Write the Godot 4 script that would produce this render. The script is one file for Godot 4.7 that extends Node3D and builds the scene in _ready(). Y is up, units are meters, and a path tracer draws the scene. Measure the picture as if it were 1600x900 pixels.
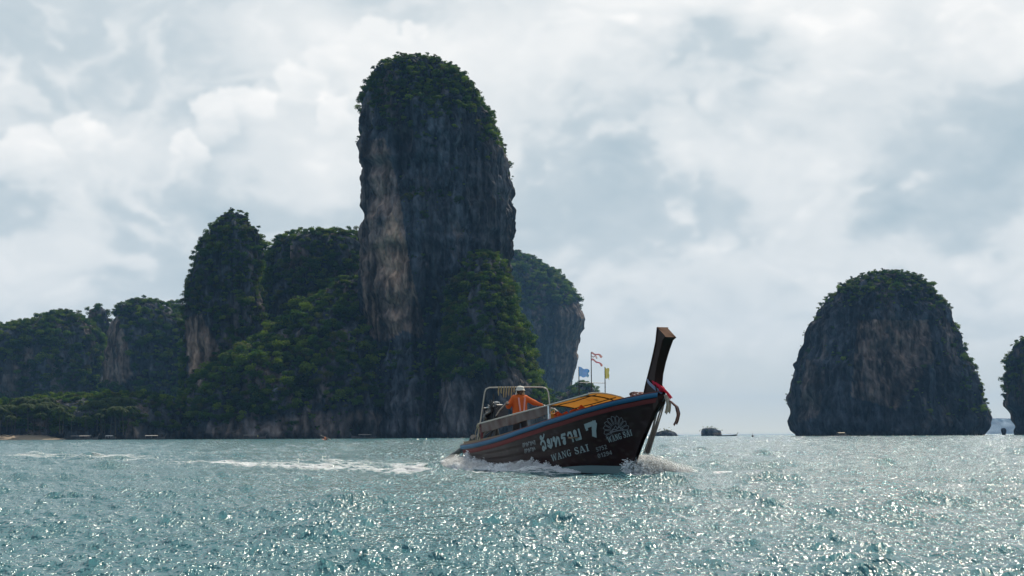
extends Node3D
# A longtail boat under way off a bay of limestone towers, looking against the light.

const F := 2500.0            # focal length in photo pixels (photo is 1600 wide)
const EYE := Vector3(0, 1.05, 0)
var cam_basis := Basis()
var rng := RandomNumberGenerator.new()
var M := {}
var names := {}

# ---------------------------------------------------------------- helpers
class MB:
	var v := PackedVector3Array()
	var n := PackedVector3Array()
	var c := PackedColorArray()
	var uv := PackedVector2Array()
	var ix := PackedInt32Array()
	var col := Color(1, 1, 1)
	func vert(p: Vector3, nn: Vector3, t := Vector2.ZERO) -> int:
		v.append(p); n.append(nn); c.append(col); uv.append(t)
		return v.size() - 1
	func tri(a: Vector3, b: Vector3, d: Vector3):
		var nn := (b - a).cross(d - a).normalized()
		var i := vert(a, nn); vert(b, nn); vert(d, nn)
		ix.append_array(PackedInt32Array([i, i + 2, i + 1]))
	func quad(a: Vector3, b: Vector3, d: Vector3, e: Vector3):
		var nn := (d - a).cross(e - b).normalized()
		var i := vert(a, nn, Vector2(0, 0)); vert(b, nn, Vector2(1, 0)); vert(d, nn, Vector2(1, 1)); vert(e, nn, Vector2(0, 1))
		ix.append_array(PackedInt32Array([i, i + 2, i + 1, i, i + 3, i + 2]))
	# bevelled box
	func box(ce: Vector3, s: Vector3, bas := Basis(), bev := -1.0):
		var h := s * 0.5
		var b: float = bev if bev >= 0.0 else min(h.x, min(h.y, h.z)) * 0.25
		var f := [[Vector3(1, 0, 0), Vector3(0, 1, 0), Vector3(0, 0, 1)], [Vector3(0, 1, 0), Vector3(0, 0, 1), Vector3(1, 0, 0)], [Vector3(0, 0, 1), Vector3(1, 0, 0), Vector3(0, 1, 0)]]
		for k in 3:
			var a: Vector3 = f[k][0]; var u: Vector3 = f[k][1]; var w: Vector3 = f[k][2]
			var ha: float = abs(h.dot(a)); var hu: float = abs(h.dot(u)) - b; var hw: float = abs(h.dot(w)) - b
			for sg in [1.0, -1.0]:
				var o: Vector3 = a * ha * sg
				quad(ce + bas * (o - u * hu * sg - w * hw), ce + bas * (o + u * hu * sg - w * hw), ce + bas * (o + u * hu * sg + w * hw), ce + bas * (o - u * hu * sg + w * hw))
			# edges along w, between faces a and u
			var fa: float = abs(h.dot(a)); var fu: float = abs(h.dot(u))
			for sa in [1.0, -1.0]:
				for su in [1.0, -1.0]:
					var p1: Vector3 = a * fa * sa + u * (fu - b) * su
					var p2: Vector3 = a * (fa - b) * sa + u * fu * su
					var q := [ce + bas * (p1 - w * hw), ce + bas * (p1 + w * hw), ce + bas * (p2 + w * hw), ce + bas * (p2 - w * hw)]
					if sa * su > 0: q.reverse()
					quad(q[0], q[1], q[2], q[3])
		for sx in [1.0, -1.0]:
			for sy in [1.0, -1.0]:
				for sz in [1.0, -1.0]:
					var t := [ce + bas * Vector3(h.x * sx, (h.y - b) * sy, (h.z - b) * sz), ce + bas * Vector3((h.x - b) * sx, h.y * sy, (h.z - b) * sz), ce + bas * Vector3((h.x - b) * sx, (h.y - b) * sy, h.z * sz)]
					if sx * sy * sz < 0: t.reverse()
					tri(t[0], t[1], t[2])
	func bar(a: Vector3, b: Vector3, w: float, h: float, bev := -1.0, up := Vector3.UP):
		var x := (b - a).normalized()
		var z := x.cross(up).normalized()
		if z.length() < 0.5: z = x.cross(Vector3(0, 0, 1)).normalized()
		var y := z.cross(x)
		box((a + b) * 0.5, Vector3((b - a).length(), h, w), Basis(x, y, z), bev)
	# smooth grid rows x cols; wrap closes each row
	func grid(rows: Array, wrap := false):
		var R := rows.size(); var C: int = rows[0].size()
		var base := v.size()
		for i in R:
			for j in C:
				var p: Vector3 = rows[i][j]
				var i0: int = max(i - 1, 0); var i1: int = min(i + 1, R - 1)
				var j0: int = (j - 1 + C) % C if wrap else max(j - 1, 0)
				var j1: int = (j + 1) % C if wrap else min(j + 1, C - 1)
				var nn: Vector3 = (rows[i1][j] - rows[i0][j]).cross(rows[i][j1] - rows[i][j0]).normalized()
				if nn.length() < 0.5: nn = Vector3.UP
				vert(p, nn, Vector2(float(j) / (C - 1), float(i) / (R - 1)))
		for i in R - 1:
			for j in (C if wrap else C - 1):
				var a := base + i * C + j; var b := base + i * C + (j + 1) % C
				ix.append_array(PackedInt32Array([a, b, b + C, a, b + C, a + C]))
	func tube(pts: Array, r, sides := 8, caps := true):
		var rows := []
		var up := Vector3.UP
		var d0: Vector3 = (pts[1] - pts[0]).normalized()
		var x := d0.cross(up)
		if x.length() < 0.05: x = d0.cross(Vector3(1, 0, 0))
		x = x.normalized()
		for i in pts.size():
			var d: Vector3 = (pts[min(i + 1, pts.size() - 1)] - pts[max(i - 1, 0)]).normalized()
			x = (x - d * x.dot(d)).normalized()
			var y := d.cross(x)
			var rr: float = r[i] if r is Array else r
			var row := []
			for j in sides:
				var t := TAU * j / sides
				row.append(pts[i] + (x * cos(t) + y * sin(t)) * rr)
			rows.append(row)
		grid(rows, true)
		if caps:
			for e in [0, pts.size() - 1]:
				for j in sides:
					var a: Vector3 = rows[e][j]; var b: Vector3 = rows[e][(j + 1) % sides]
					if e == 0: tri(pts[e], b, a)
					else: tri(pts[e], a, b)
	func ball(ce: Vector3, r: Vector3, bas := Basis(), rings := 8, seg := 12):
		var rows := []
		for i in rings + 1:
			var p := PI * i / rings
			var row := []
			for j in seg:
				var t := -TAU * j / seg
				row.append(ce + bas * Vector3(r.x * sin(p) * cos(t), r.y * cos(p), r.z * sin(p) * sin(t)))
			rows.append(row)
		grid(rows, true)
	func mesh(mat: Material) -> ArrayMesh:
		var a := []
		a.resize(Mesh.ARRAY_MAX)
		a[Mesh.ARRAY_VERTEX] = v; a[Mesh.ARRAY_NORMAL] = n; a[Mesh.ARRAY_COLOR] = c; a[Mesh.ARRAY_TEX_UV] = uv; a[Mesh.ARRAY_INDEX] = ix
		var m := ArrayMesh.new()
		m.add_surface_from_arrays(Mesh.PRIMITIVE_TRIANGLES, a)
		m.surface_set_material(0, mat)
		return m

func numbered(called: String) -> String:
	if not names.has(called):
		names[called] = 0
		return called
	names[called] += 1
	return "%s_%03d" % [called, names[called]]

func tag(o: Node, label := "", category := "", group := "", kind := ""):
	if label: o.set_meta("label", label)
	if category: o.set_meta("category", category)
	if group: o.set_meta("group", group)
	if kind: o.set_meta("kind", kind)

# a mesh in the scene: top level when no parent is given
func put(called: String, mesh: Mesh, parent: Node = null) -> MeshInstance3D:
	var o := MeshInstance3D.new()
	o.mesh = mesh
	if parent == null:
		o.name = numbered(called)
		add_child(o, true)
	else:
		var nm := called; var k := 0
		while parent.has_node(nm):
			k += 1; nm = "%s_%03d" % [called, k]
		o.name = nm
		parent.add_child(o, true)
	return o

func thing(called: String, label: String, category: String, at := Vector3.ZERO, turn := 0.0, group := "") -> Node3D:
	var o := Node3D.new()
	o.name = numbered(called)
	add_child(o, true)
	o.position = at
	o.rotation.y = turn
	tag(o, label, category, group)
	return o

func mat(col: Color, rough := 0.7, spec := 0.5, metal := 0.0) -> StandardMaterial3D:   # col is linear
	var m := StandardMaterial3D.new()
	m.albedo_color = col.linear_to_srgb()
	m.roughness = rough
	m.metallic_specular = spec
	m.metallic = metal
	return m

func fnl(seed_: int, freq: float, oct := 4, type := FastNoiseLite.TYPE_SIMPLEX_SMOOTH) -> FastNoiseLite:
	var f := FastNoiseLite.new()
	f.seed = seed_; f.frequency = freq; f.noise_type = type
	f.fractal_type = FastNoiseLite.FRACTAL_FBM if oct > 1 else FastNoiseLite.FRACTAL_NONE
	f.fractal_octaves = oct
	return f

# the point that stands at depth d where the photograph shows (x, y); used to size far things
func at(x: float, y: float, d: float) -> Vector3:
	var r := cam_basis * Vector3((x - 800.0) / F, (450.0 - y) / F, -1.0)
	return EYE + r * (d / -r.z)

func seen(p: Vector3) -> Vector2:
	var q := cam_basis.inverse() * (p - EYE)
	return Vector2(800.0 + F * q.x / -q.z, 450.0 - F * q.y / -q.z)

func interp(t: float, k: Array) -> float:     # piecewise linear through [t, value] pairs
	if t <= k[0][0]: return k[0][1]
	for i in range(1, k.size()):
		if t <= k[i][0]:
			return lerpf(k[i - 1][1], k[i][1], (t - k[i - 1][0]) / (k[i][0] - k[i - 1][0]))
	return k[-1][1]

func smooth_interp(t: float, k: Array) -> float:   # Catmull-Rom through the same pairs
	if t <= k[0][0]: return k[0][1]
	for i in range(1, k.size()):
		if t <= k[i][0]:
			var f: float = (t - k[i - 1][0]) / (k[i][0] - k[i - 1][0])
			return cubic_interpolate(k[i - 1][1], k[i][1], k[max(i - 2, 0)][1], k[min(i + 1, k.size() - 1)][1], f)
	return k[-1][1]

func tile_tex(seed_: int, size: int, freq: float, oct := 5, normal := 0.0, gain := 0.5) -> ImageTexture:
	var nz := fnl(seed_, freq, oct)
	nz.fractal_gain = gain
	var im := nz.get_seamless_image(size, size)
	if normal > 0.0:
		im.convert(Image.FORMAT_RGBA8)
		im.bump_map_to_normal_map(normal)
	return ImageTexture.create_from_image(im)

# ---------------------------------------------------------------- the scene
func _ready():
	rng.seed = 7
	# camera
	cam_basis = Basis(Vector3.RIGHT, atan(230.7 / F)) * Basis(Vector3.BACK, -deg_to_rad(0.255))
	var cam := Camera3D.new()
	cam.name = "camera"
	add_child(cam)
	cam.transform = Transform3D(cam_basis, EYE)
	cam.fov = rad_to_deg(2.0 * atan(450.0 / F))
	cam.near = 0.1
	cam.far = 80000.0
	cam.current = true
	# sky, air and exposure
	var we := WorldEnvironment.new()
	we.name = "world"
	var env := Environment.new()
	env.background_mode = Environment.BG_SKY
	var sky := Sky.new()
	var pan := PanoramaSkyMaterial.new()
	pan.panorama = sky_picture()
	pan.energy_multiplier = 1.0
	sky.sky_material = pan
	env.sky = sky
	env.tonemap_mode = Environment.TONE_MAPPER_LINEAR
	env.tonemap_exposure = 1.0
	env.fog_enabled = true
	env.fog_density = 0.00006
	env.fog_light_color = Color(0.57, 0.79, 1.0)
	env.volumetric_fog_enabled = true
	env.volumetric_fog_density = 0.0
	env.sdfgi_enabled = true
	env.ssao_enabled = true
	env.ssil_enabled = true
	we.environment = env
	add_child(we)
	# the sun: high, ahead and a little to the right
	var sun := DirectionalLight3D.new()
	sun.name = "sun"
	sun.light_energy = 1.6
	sun.light_color = Color(1.0, 0.955, 0.88)
	sun.light_angular_distance = 0.5
	sun.shadow_enabled = true
	add_child(sun)
	var az := deg_to_rad(27.0); var el := deg_to_rad(46.0)
	sun.look_at_from_position(Vector3.ZERO, -Vector3(sin(az) * cos(el), sin(el), -cos(az) * cos(el)), Vector3.UP)
	materials()
	sea()
	land()
	far_boats()
	longtail_boat()
	boatman()
	loose_things()
	foam()

# a hazy sky with banks of bright cloud, dimmed and blued behind to deepen the shade; computed per direction
const SKY_GRID := [
	[.45, .45, .48, .5, .55, .65, .9, .85, .95, .8, .88],
	[.4, .42, .5, .68, .95, .85, .88, .4, .85, .7, .92],
	[.42, .5, .5, .68, .9, .72, .5, .55, .6, .55, .45],
	[.55, .72, .5, .62, .8, .4, .25, .75, .65, .4, .22],
	[.35, .62, .2, .4, .5, .35, .3, .42, .6, .25, .5],
	[.65, .7, .4, .3, .4, .3, .45, .55, .65, .6, .6],
	[.5, .5, .4, .4, .4, .45, .55, .6, .52, .5, .55],
	[.42, .42, .42, .42, .42, .44, .46, .48, .48, .46, .44],
	[.4, .4, .4, .4, .4, .4, .4, .4, .4, .4, .4]]
const LOBES := [Vector3(556, 72, 50), Vector3(598, 84, 46), Vector3(516, 118, 56), Vector3(640, 62, 26), Vector3(470, 150, 46), Vector3(388, 176, 48), Vector3(336, 190, 44), Vector3(520, 205, 46), Vector3(300, 245, 34), Vector3(60, 262, 60), Vector3(140, 236, 46), Vector3(1502, 62, 46), Vector3(1545, 84, 42), Vector3(1476, 24, 46)]
func sky_picture() -> ImageTexture:
	var W := 4096; var H := 2048
	var n1 := fnl(11, 0.055, 5)
	var n2 := fnl(12, 0.16, 5)
	var n3 := fnl(13, 0.4, 4)
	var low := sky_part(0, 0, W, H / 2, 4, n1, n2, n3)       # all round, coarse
	var im := Image.create(W, H, false, Image.FORMAT_RGBF)
	im.fill(Color(0.33, 0.44, 0.48))
	im.blit_rect(low, Rect2i(0, 0, W, H / 2), Vector2i(0, 0))
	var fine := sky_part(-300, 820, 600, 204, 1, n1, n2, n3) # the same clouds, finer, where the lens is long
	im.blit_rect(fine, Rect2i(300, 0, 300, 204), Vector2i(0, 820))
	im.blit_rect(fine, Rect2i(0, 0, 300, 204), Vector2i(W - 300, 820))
	return ImageTexture.create_from_image(im)

func sky_part(x0: int, y0: int, w: int, h: int, step: int, n1: FastNoiseLite, n2: FastNoiseLite, n3: FastNoiseLite) -> Image:
	var cw := w / step; var ch := h / step
	var data := PackedFloat32Array()
	data.resize(cw * ch * 3)
	var k := 0
	for j in ch:
		var el := 90.0 - (y0 + (j + 0.5) * step) * 180.0 / 2048.0
		var sq := cos(deg_to_rad(el))
		for i in cw:
			var az := (x0 + (i + 0.5) * step) * 360.0 / 4096.0
			if az > 180.0: az -= 360.0
			# place on a cylinder of directions so that it closes behind
			var a := deg_to_rad(az)
			var p := Vector3(sin(a) * sq * 57.3, el * 1.7, cos(a) * sq * 57.3)
			var wx := n2.get_noise_3dv(p * 0.7) * 3.4
			var q := p + Vector3(wx, n2.get_noise_3dv(p * 0.7 + Vector3(50, 9, 0)) * 3.0, wx)
			var big := n1.get_noise_3dv(q)
			var b: float = 0.52 + 0.42 * big
			# the banks of cloud in view
			var fx := (az / 36.7 + 0.5) * 10.0
			var fy := (15.6 - el) / 15.6 * 8.0
			var inside: float = clampf((1.35 - absf(az) / 18.35) / 0.35, 0, 1) * clampf((19.5 - el) / 4.0, 0, 1)
			if inside > 0.0:
				fx += n2.get_noise_3dv(p * 1.1) * 0.95; fy += n2.get_noise_3dv(p * 1.1 + Vector3(31, 7, 3)) * 0.95
				var ix: int = clampi(int(floor(fx)), 0, 9); var iy: int = clampi(int(floor(fy)), 0, 7)
				var tx: float = smoothstep(0.0, 1.0, clampf(fx - ix, 0, 1)); var ty: float = smoothstep(0.0, 1.0, clampf(fy - iy, 0, 1))
				var g: float = lerpf(lerpf(SKY_GRID[iy][ix], SKY_GRID[iy][ix + 1], tx), lerpf(SKY_GRID[iy + 1][ix], SKY_GRID[iy + 1][ix + 1], tx), ty)
				b = lerpf(b, g + 0.05 + 0.10 * big, inside)
				# heaped cumulus: bright along the upper edge of each lobe, greyer below
				var ex := 800.0 + az * 43.6 + n2.get_noise_3dv(p * 1.9) * 34.0 + n3.get_noise_3dv(p * 1.6) * 16.0
				var ey := 680.0 - el * 43.6 + n2.get_noise_3dv(p * 1.9 + Vector3(9, 40, 2)) * 34.0 + n3.get_noise_3dv(p * 1.6 + Vector3(3, 8, 60)) * 16.0
				for lb: Vector3 in LOBES:
					var dx: float = ex - lb.x; var dy: float = ey - lb.y
					var e: float = 1.0 - sqrt(dx * dx + dy * dy) / lb.z
					if e > 0.0: b = maxf(b, lerpf(b, 0.98 - 0.32 * clampf(dy / lb.z + 0.45, 0.0, 1.4), smoothstep(0.0, 0.22, e) * inside * clampf(0.95 - 0.6 * dy / lb.z, 0.0, 1.0)))
			var soft: float = clampf((el - 0.5) / 5.0, 0.0, 1.0)
			var puff: float = n2.get_noise_3dv(q * 1.5)
			b += (0.13 * (puff * puff * 5.0 - 0.3) + 0.10 * n3.get_noise_3dv(q)) * soft
			# bulging edges: where a bank gets thick it steps up quickly
			var s: float = smoothstep(0.45, 0.60, b)
			b = clampf(0.5 + (lerpf(b, 0.26 + 0.62 * s, 0.22 * soft) - 0.5) * 1.12, -0.05, 1.15)
			# dimmed and blued away from the sun to cool shade, whiter towards the horizon haze
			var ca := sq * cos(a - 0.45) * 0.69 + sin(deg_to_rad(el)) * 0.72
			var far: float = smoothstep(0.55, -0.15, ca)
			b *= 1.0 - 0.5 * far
			var hz: float = 1.0 - clampf(el / 4.5, 0, 1)
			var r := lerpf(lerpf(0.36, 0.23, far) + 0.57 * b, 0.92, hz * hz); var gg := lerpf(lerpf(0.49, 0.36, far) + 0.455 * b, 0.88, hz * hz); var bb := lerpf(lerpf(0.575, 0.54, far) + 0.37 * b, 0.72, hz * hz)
			data[k] = r; data[k + 1] = gg; data[k + 2] = bb
			k += 3
	var im := Image.create_from_data(cw, ch, false, Image.FORMAT_RGBF, data.to_byte_array())
	if step > 1: im.resize(w, h, Image.INTERPOLATE_CUBIC)
	return im

func materials():
	var m: StandardMaterial3D
	# rock: colours come with the vertices, streaks and relief from tiling noise
	m = mat(Color(1, 1, 1), 0.95, 0.25)
	m.vertex_color_use_as_albedo = true
	var im := Image.create(512, 512, false, Image.FORMAT_RGB8)
	var na := fnl(31, 0.012, 5).get_seamless_image(512, 512)
	var nb := fnl(32, 0.03, 4).get_seamless_image(512, 512)
	for j in 512:
		for i in 512:
			var t: float = 0.72 + 1.1 * (na.get_pixel(i, j).r - 0.5) + 0.8 * (nb.get_pixel(i, j).r - 0.5)
			t = clampf(t, 0.15, 1.0)
			im.set_pixel(i, j, Color(t, t, t).linear_to_srgb())
	m.albedo_texture = ImageTexture.create_from_image(im)
	m.uv1_triplanar = true; m.uv1_world_triplanar = true
	m.uv1_scale = Vector3(1.0 / 34.0, 1.0 / 84.0, 1.0 / 34.0)
	m.heightmap_enabled = true
	m.heightmap_texture = ImageTexture.create_from_image(na)
	m.heightmap_scale = 420.0
	M.rock = m
	# leaves
	m = mat(Color(1, 1, 1), 0.65, 0.2)
	m.vertex_color_use_as_albedo = true
	m.backlight_enabled = true
	m.backlight = Color(0.8, 0.95, 0.25)
	M.leaf = m
	m = mat(Color(0.06, 0.047, 0.035), 0.9)
	M.bark = m
	# sea
	m = mat(Color(0.016, 0.115, 0.134), 0.15, 0.42)
	m.normal_enabled = true
	m.normal_texture = tile_tex(41, 1024, 0.019, 4, 21.0, 0.5)
	m.normal_scale = 1.0
	m.uv1_scale = Vector3(1, 1, 1)
	M.sea = m
	M.sand = mat(Color(0.30, 0.235, 0.165), 0.95)

# ---------------------------------------------------------------- sea
var wave_a := PackedFloat32Array()
var wave_b := PackedFloat32Array()
func wave_tile(seed_: int, kmin: int, kmax: int, count: int) -> PackedFloat32Array:
	var N := 256
	var r := RandomNumberGenerator.new(); r.seed = seed_
	var out := PackedFloat32Array(); out.resize(N * N)
	var ws := []
	var tot := 0.0
	while ws.size() < count:
		var kx := r.randi_range(-kmax, kmax); var kz := r.randi_range(-kmax, kmax)
		var k := sqrt(float(kx * kx + kz * kz))
		if k < kmin or k > kmax: continue
		var dir: float = absf(kz * 0.94 + kx * 0.34) / k      # the sea runs mostly along the view
		if r.randf() > pow(dir, 1.6) + 0.06: continue
		var a := pow(k, -1.25)
		ws.append([TAU * kx / N, TAU * kz / N, r.randf() * TAU, a])
		tot += a * a * 0.5
	var nrm := 1.0 / sqrt(tot)
	for w in ws:
		var fx: float = w[0]; var fz: float = w[1]; var ph: float = w[2]; var a: float = w[3] * nrm
		for j in N:
			var b := fz * j + ph
			var o := j * N
			for i in N:
				out[o + i] += a * sin(fx * i + b)
	for i in N * N:        # peaked crests, flat troughs
		out[i] = exp(out[i] * 0.45) - 1.08
	return out

func tap(t: PackedFloat32Array, x: float, z: float) -> float:
	var fx: float = x - floorf(x); var fz: float = z - floorf(z)
	fx *= 256.0; fz *= 256.0
	var i := int(fx) & 255; var j := int(fz) & 255
	fx -= floorf(fx); fz -= floorf(fz)
	var i1 := (i + 1) & 255; var j1 := ((j + 1) & 255) * 256
	j *= 256
	return lerpf(lerpf(t[j + i], t[j + i1], fx), lerpf(t[j1 + i], t[j1 + i1], fx), fz)

func wave(x: float, z: float, r: float) -> float:
	var h := 0.0
	if r < 1500.0:
		h += tap(wave_a, x / 27.0, z / 27.0) * 0.075 * (1.0 - smoothstep(350.0, 1500.0, r))
	if r < 130.0:
		h += tap(wave_b, (x * 0.94 + z * 0.34) / 5.1, (z * 0.94 - x * 0.34) / 5.1) * 0.026 * (1.0 - smoothstep(55.0, 130.0, r))
	return h

func sea():
	wave_a = wave_tile(5, 4, 26, 40)
	wave_b = wave_tile(6, 4, 24, 34)
	var angs := PackedFloat32Array()
	var a := -26.0
	while a < 26.0:
		angs.append(a); a += 0.078
	while a < 334.0:
		angs.append(a); a += 4.0
	var rad := PackedFloat32Array()
	var r := 5.0
	while r < 9000.0:
		rad.append(r)
		r *= 1.0066 if r < 1500.0 else 1.06
	var C := angs.size(); var R := rad.size()
	var v := PackedVector3Array(); var uv := PackedVector2Array(); var ix := PackedInt32Array()
	v.resize(R * C + 1); uv.resize(R * C + 1)
	var sn := PackedFloat32Array(); var cs := PackedFloat32Array()
	for j in C:
		sn.append(sin(deg_to_rad(angs[j]))); cs.append(-cos(deg_to_rad(angs[j])))
	for i in R:
		var rr := rad[i]
		for j in C:
			var x := sn[j] * rr; var z := cs[j] * rr
			v[i * C + j] = Vector3(x, wave(x, z, rr), z)
			uv[i * C + j] = Vector2(x / 1.9, z / 6.0)
	v[R * C] = Vector3(0, 0, 0)
	ix.resize((R - 1) * C * 6 + C * 3)
	var k := 0
	for i in R - 1:
		for j in C:
			var p := i * C + j; var q := i * C + (j + 1) % C
			ix[k] = p; ix[k + 1] = p + C; ix[k + 2] = q
			ix[k + 3] = q; ix[k + 4] = p + C; ix[k + 5] = q + C
			k += 6
	for j in C:
		ix[k] = R * C; ix[k + 1] = j; ix[k + 2] = (j + 1) % C
		k += 3
	var arr := []; arr.resize(Mesh.ARRAY_MAX)
	arr[Mesh.ARRAY_VERTEX] = v; arr[Mesh.ARRAY_TEX_UV] = uv; arr[Mesh.ARRAY_INDEX] = ix
	var st := SurfaceTool.new()
	st.create_from_arrays(arr)
	st.generate_normals()
	st.generate_tangents()
	# farther rings carry the ripples at a larger scale, as the eye picks out larger ones there
	var full := st.commit().surface_get_arrays(0)
	var fv: PackedVector3Array = full[Mesh.ARRAY_VERTEX]; var fn: PackedVector3Array = full[Mesh.ARRAY_NORMAL]; var ft: PackedFloat32Array = full[Mesh.ARRAY_TANGENT]
	var m := ArrayMesh.new()
	var cut := [0, rad.bsearch(70.0), rad.bsearch(230.0), R - 1]
	for q in 3:
		var i0: int = cut[q]; var i1: int = cut[q + 1]
		var su := uv.slice(i0 * C, (i1 + 1) * C)
		var sv := fv.slice(i0 * C, (i1 + 1) * C); var sn2 := fn.slice(i0 * C, (i1 + 1) * C); var st2 := ft.slice(i0 * C * 4, (i1 + 1) * C * 4)
		var sc: float = [1.0, 0.4, 0.13][q]
		for k2 in su.size(): su[k2] *= sc
		var sx := ix.slice(0, (i1 - i0) * C * 6)
		if q == 0:
			su.append(Vector2.ZERO); sv.append(Vector3.ZERO); sn2.append(Vector3.UP); st2.append_array(PackedFloat32Array([1, 0, 0, 1]))
			for j in C: sx.append_array(PackedInt32Array([sv.size() - 1, j, (j + 1) % C]))
		var sa := []; sa.resize(Mesh.ARRAY_MAX)
		sa[Mesh.ARRAY_VERTEX] = sv; sa[Mesh.ARRAY_NORMAL] = sn2; sa[Mesh.ARRAY_TANGENT] = st2; sa[Mesh.ARRAY_TEX_UV] = su; sa[Mesh.ARRAY_INDEX] = sx
		m.add_surface_from_arrays(Mesh.PRIMITIVE_TRIANGLES, sa)
		m.surface_set_material(q, M.sea)
	var o := put("sea", m)
	tag(o, "choppy teal sea glittering in the sun", "sea", "", "structure")

# ---------------------------------------------------------------- limestone and jungle
var crowns := []
var shrubs := []
var leaf_tints := []
func crown_mesh(seed_: int, blobs: int, leaves: int, size: float) -> ArrayMesh:
	# a crown of unit radius: leaf sprays on the outside of several lumps
	var r := RandomNumberGenerator.new(); r.seed = seed_
	var b := MB.new()
	for k in blobs:
		var d := Vector3(r.randfn(), r.randfn() * 0.7, r.randfn()).normalized()
		var ce := d * r.randf_range(0.25, 0.62) + Vector3(0, 0.12, 0)
		var br := r.randf_range(0.32, 0.55)
		var tone := r.randf_range(0.75, 1.3)
		for i in leaves:
			var e := Vector3(r.randfn(), r.randfn(), r.randfn()).normalized()
			if e.y < -0.45 and r.randf() < 0.7: e.y = -e.y
			var p := ce + Vector3(e.x, e.y * 0.75, e.z) * br * r.randf_range(0.75, 1.08)
			var nn := (e + Vector3(r.randfn(), r.randfn() + 0.5, r.randfn()) * 0.55).normalized()
			var x := nn.cross(Vector3(r.randfn(), r.randfn(), r.randfn())).normalized()
			var y := nn.cross(x)
			var s := size * r.randf_range(0.6, 1.3)
			var t := tone * r.randf_range(0.75, 1.25)
			b.col = Color(t, t, t * 0.9)
			var i0 := b.vert(p - x * s, nn)
			b.vert(p + y * s * 0.55, nn); b.vert(p + x * s, nn); b.vert(p - y * s * 0.55, nn)
			b.ix.append_array(PackedInt32Array([i0, i0 + 1, i0 + 2, i0, i0 + 2, i0 + 3]))
	return b.mesh(M.leaf)

func trees_on(parent: Node, called: String, list: Array, mesh: Mesh):
	# list of [Transform3D, Color]
	if list.is_empty(): return
	var mm := MultiMesh.new()
	mm.transform_format = MultiMesh.TRANSFORM_3D
	mm.use_colors = true
	mm.mesh = mesh
	mm.instance_count = list.size()
	for i in list.size():
		mm.set_instance_transform(i, list[i][0])
		mm.set_instance_color(i, list[i][1])
	var o := MultiMeshInstance3D.new()
	o.multimesh = mm
	var nm := called; var k := 0
	while parent.has_node(nm):
		k += 1; nm = "%s_%03d" % [called, k]
	o.name = nm
	parent.add_child(o, true)
	tag(o, "", "", "", "stuff")

func in_poly(p: Vector2, poly: PackedVector2Array) -> bool:
	return Geometry2D.is_point_in_polygon(p, poly)

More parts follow.
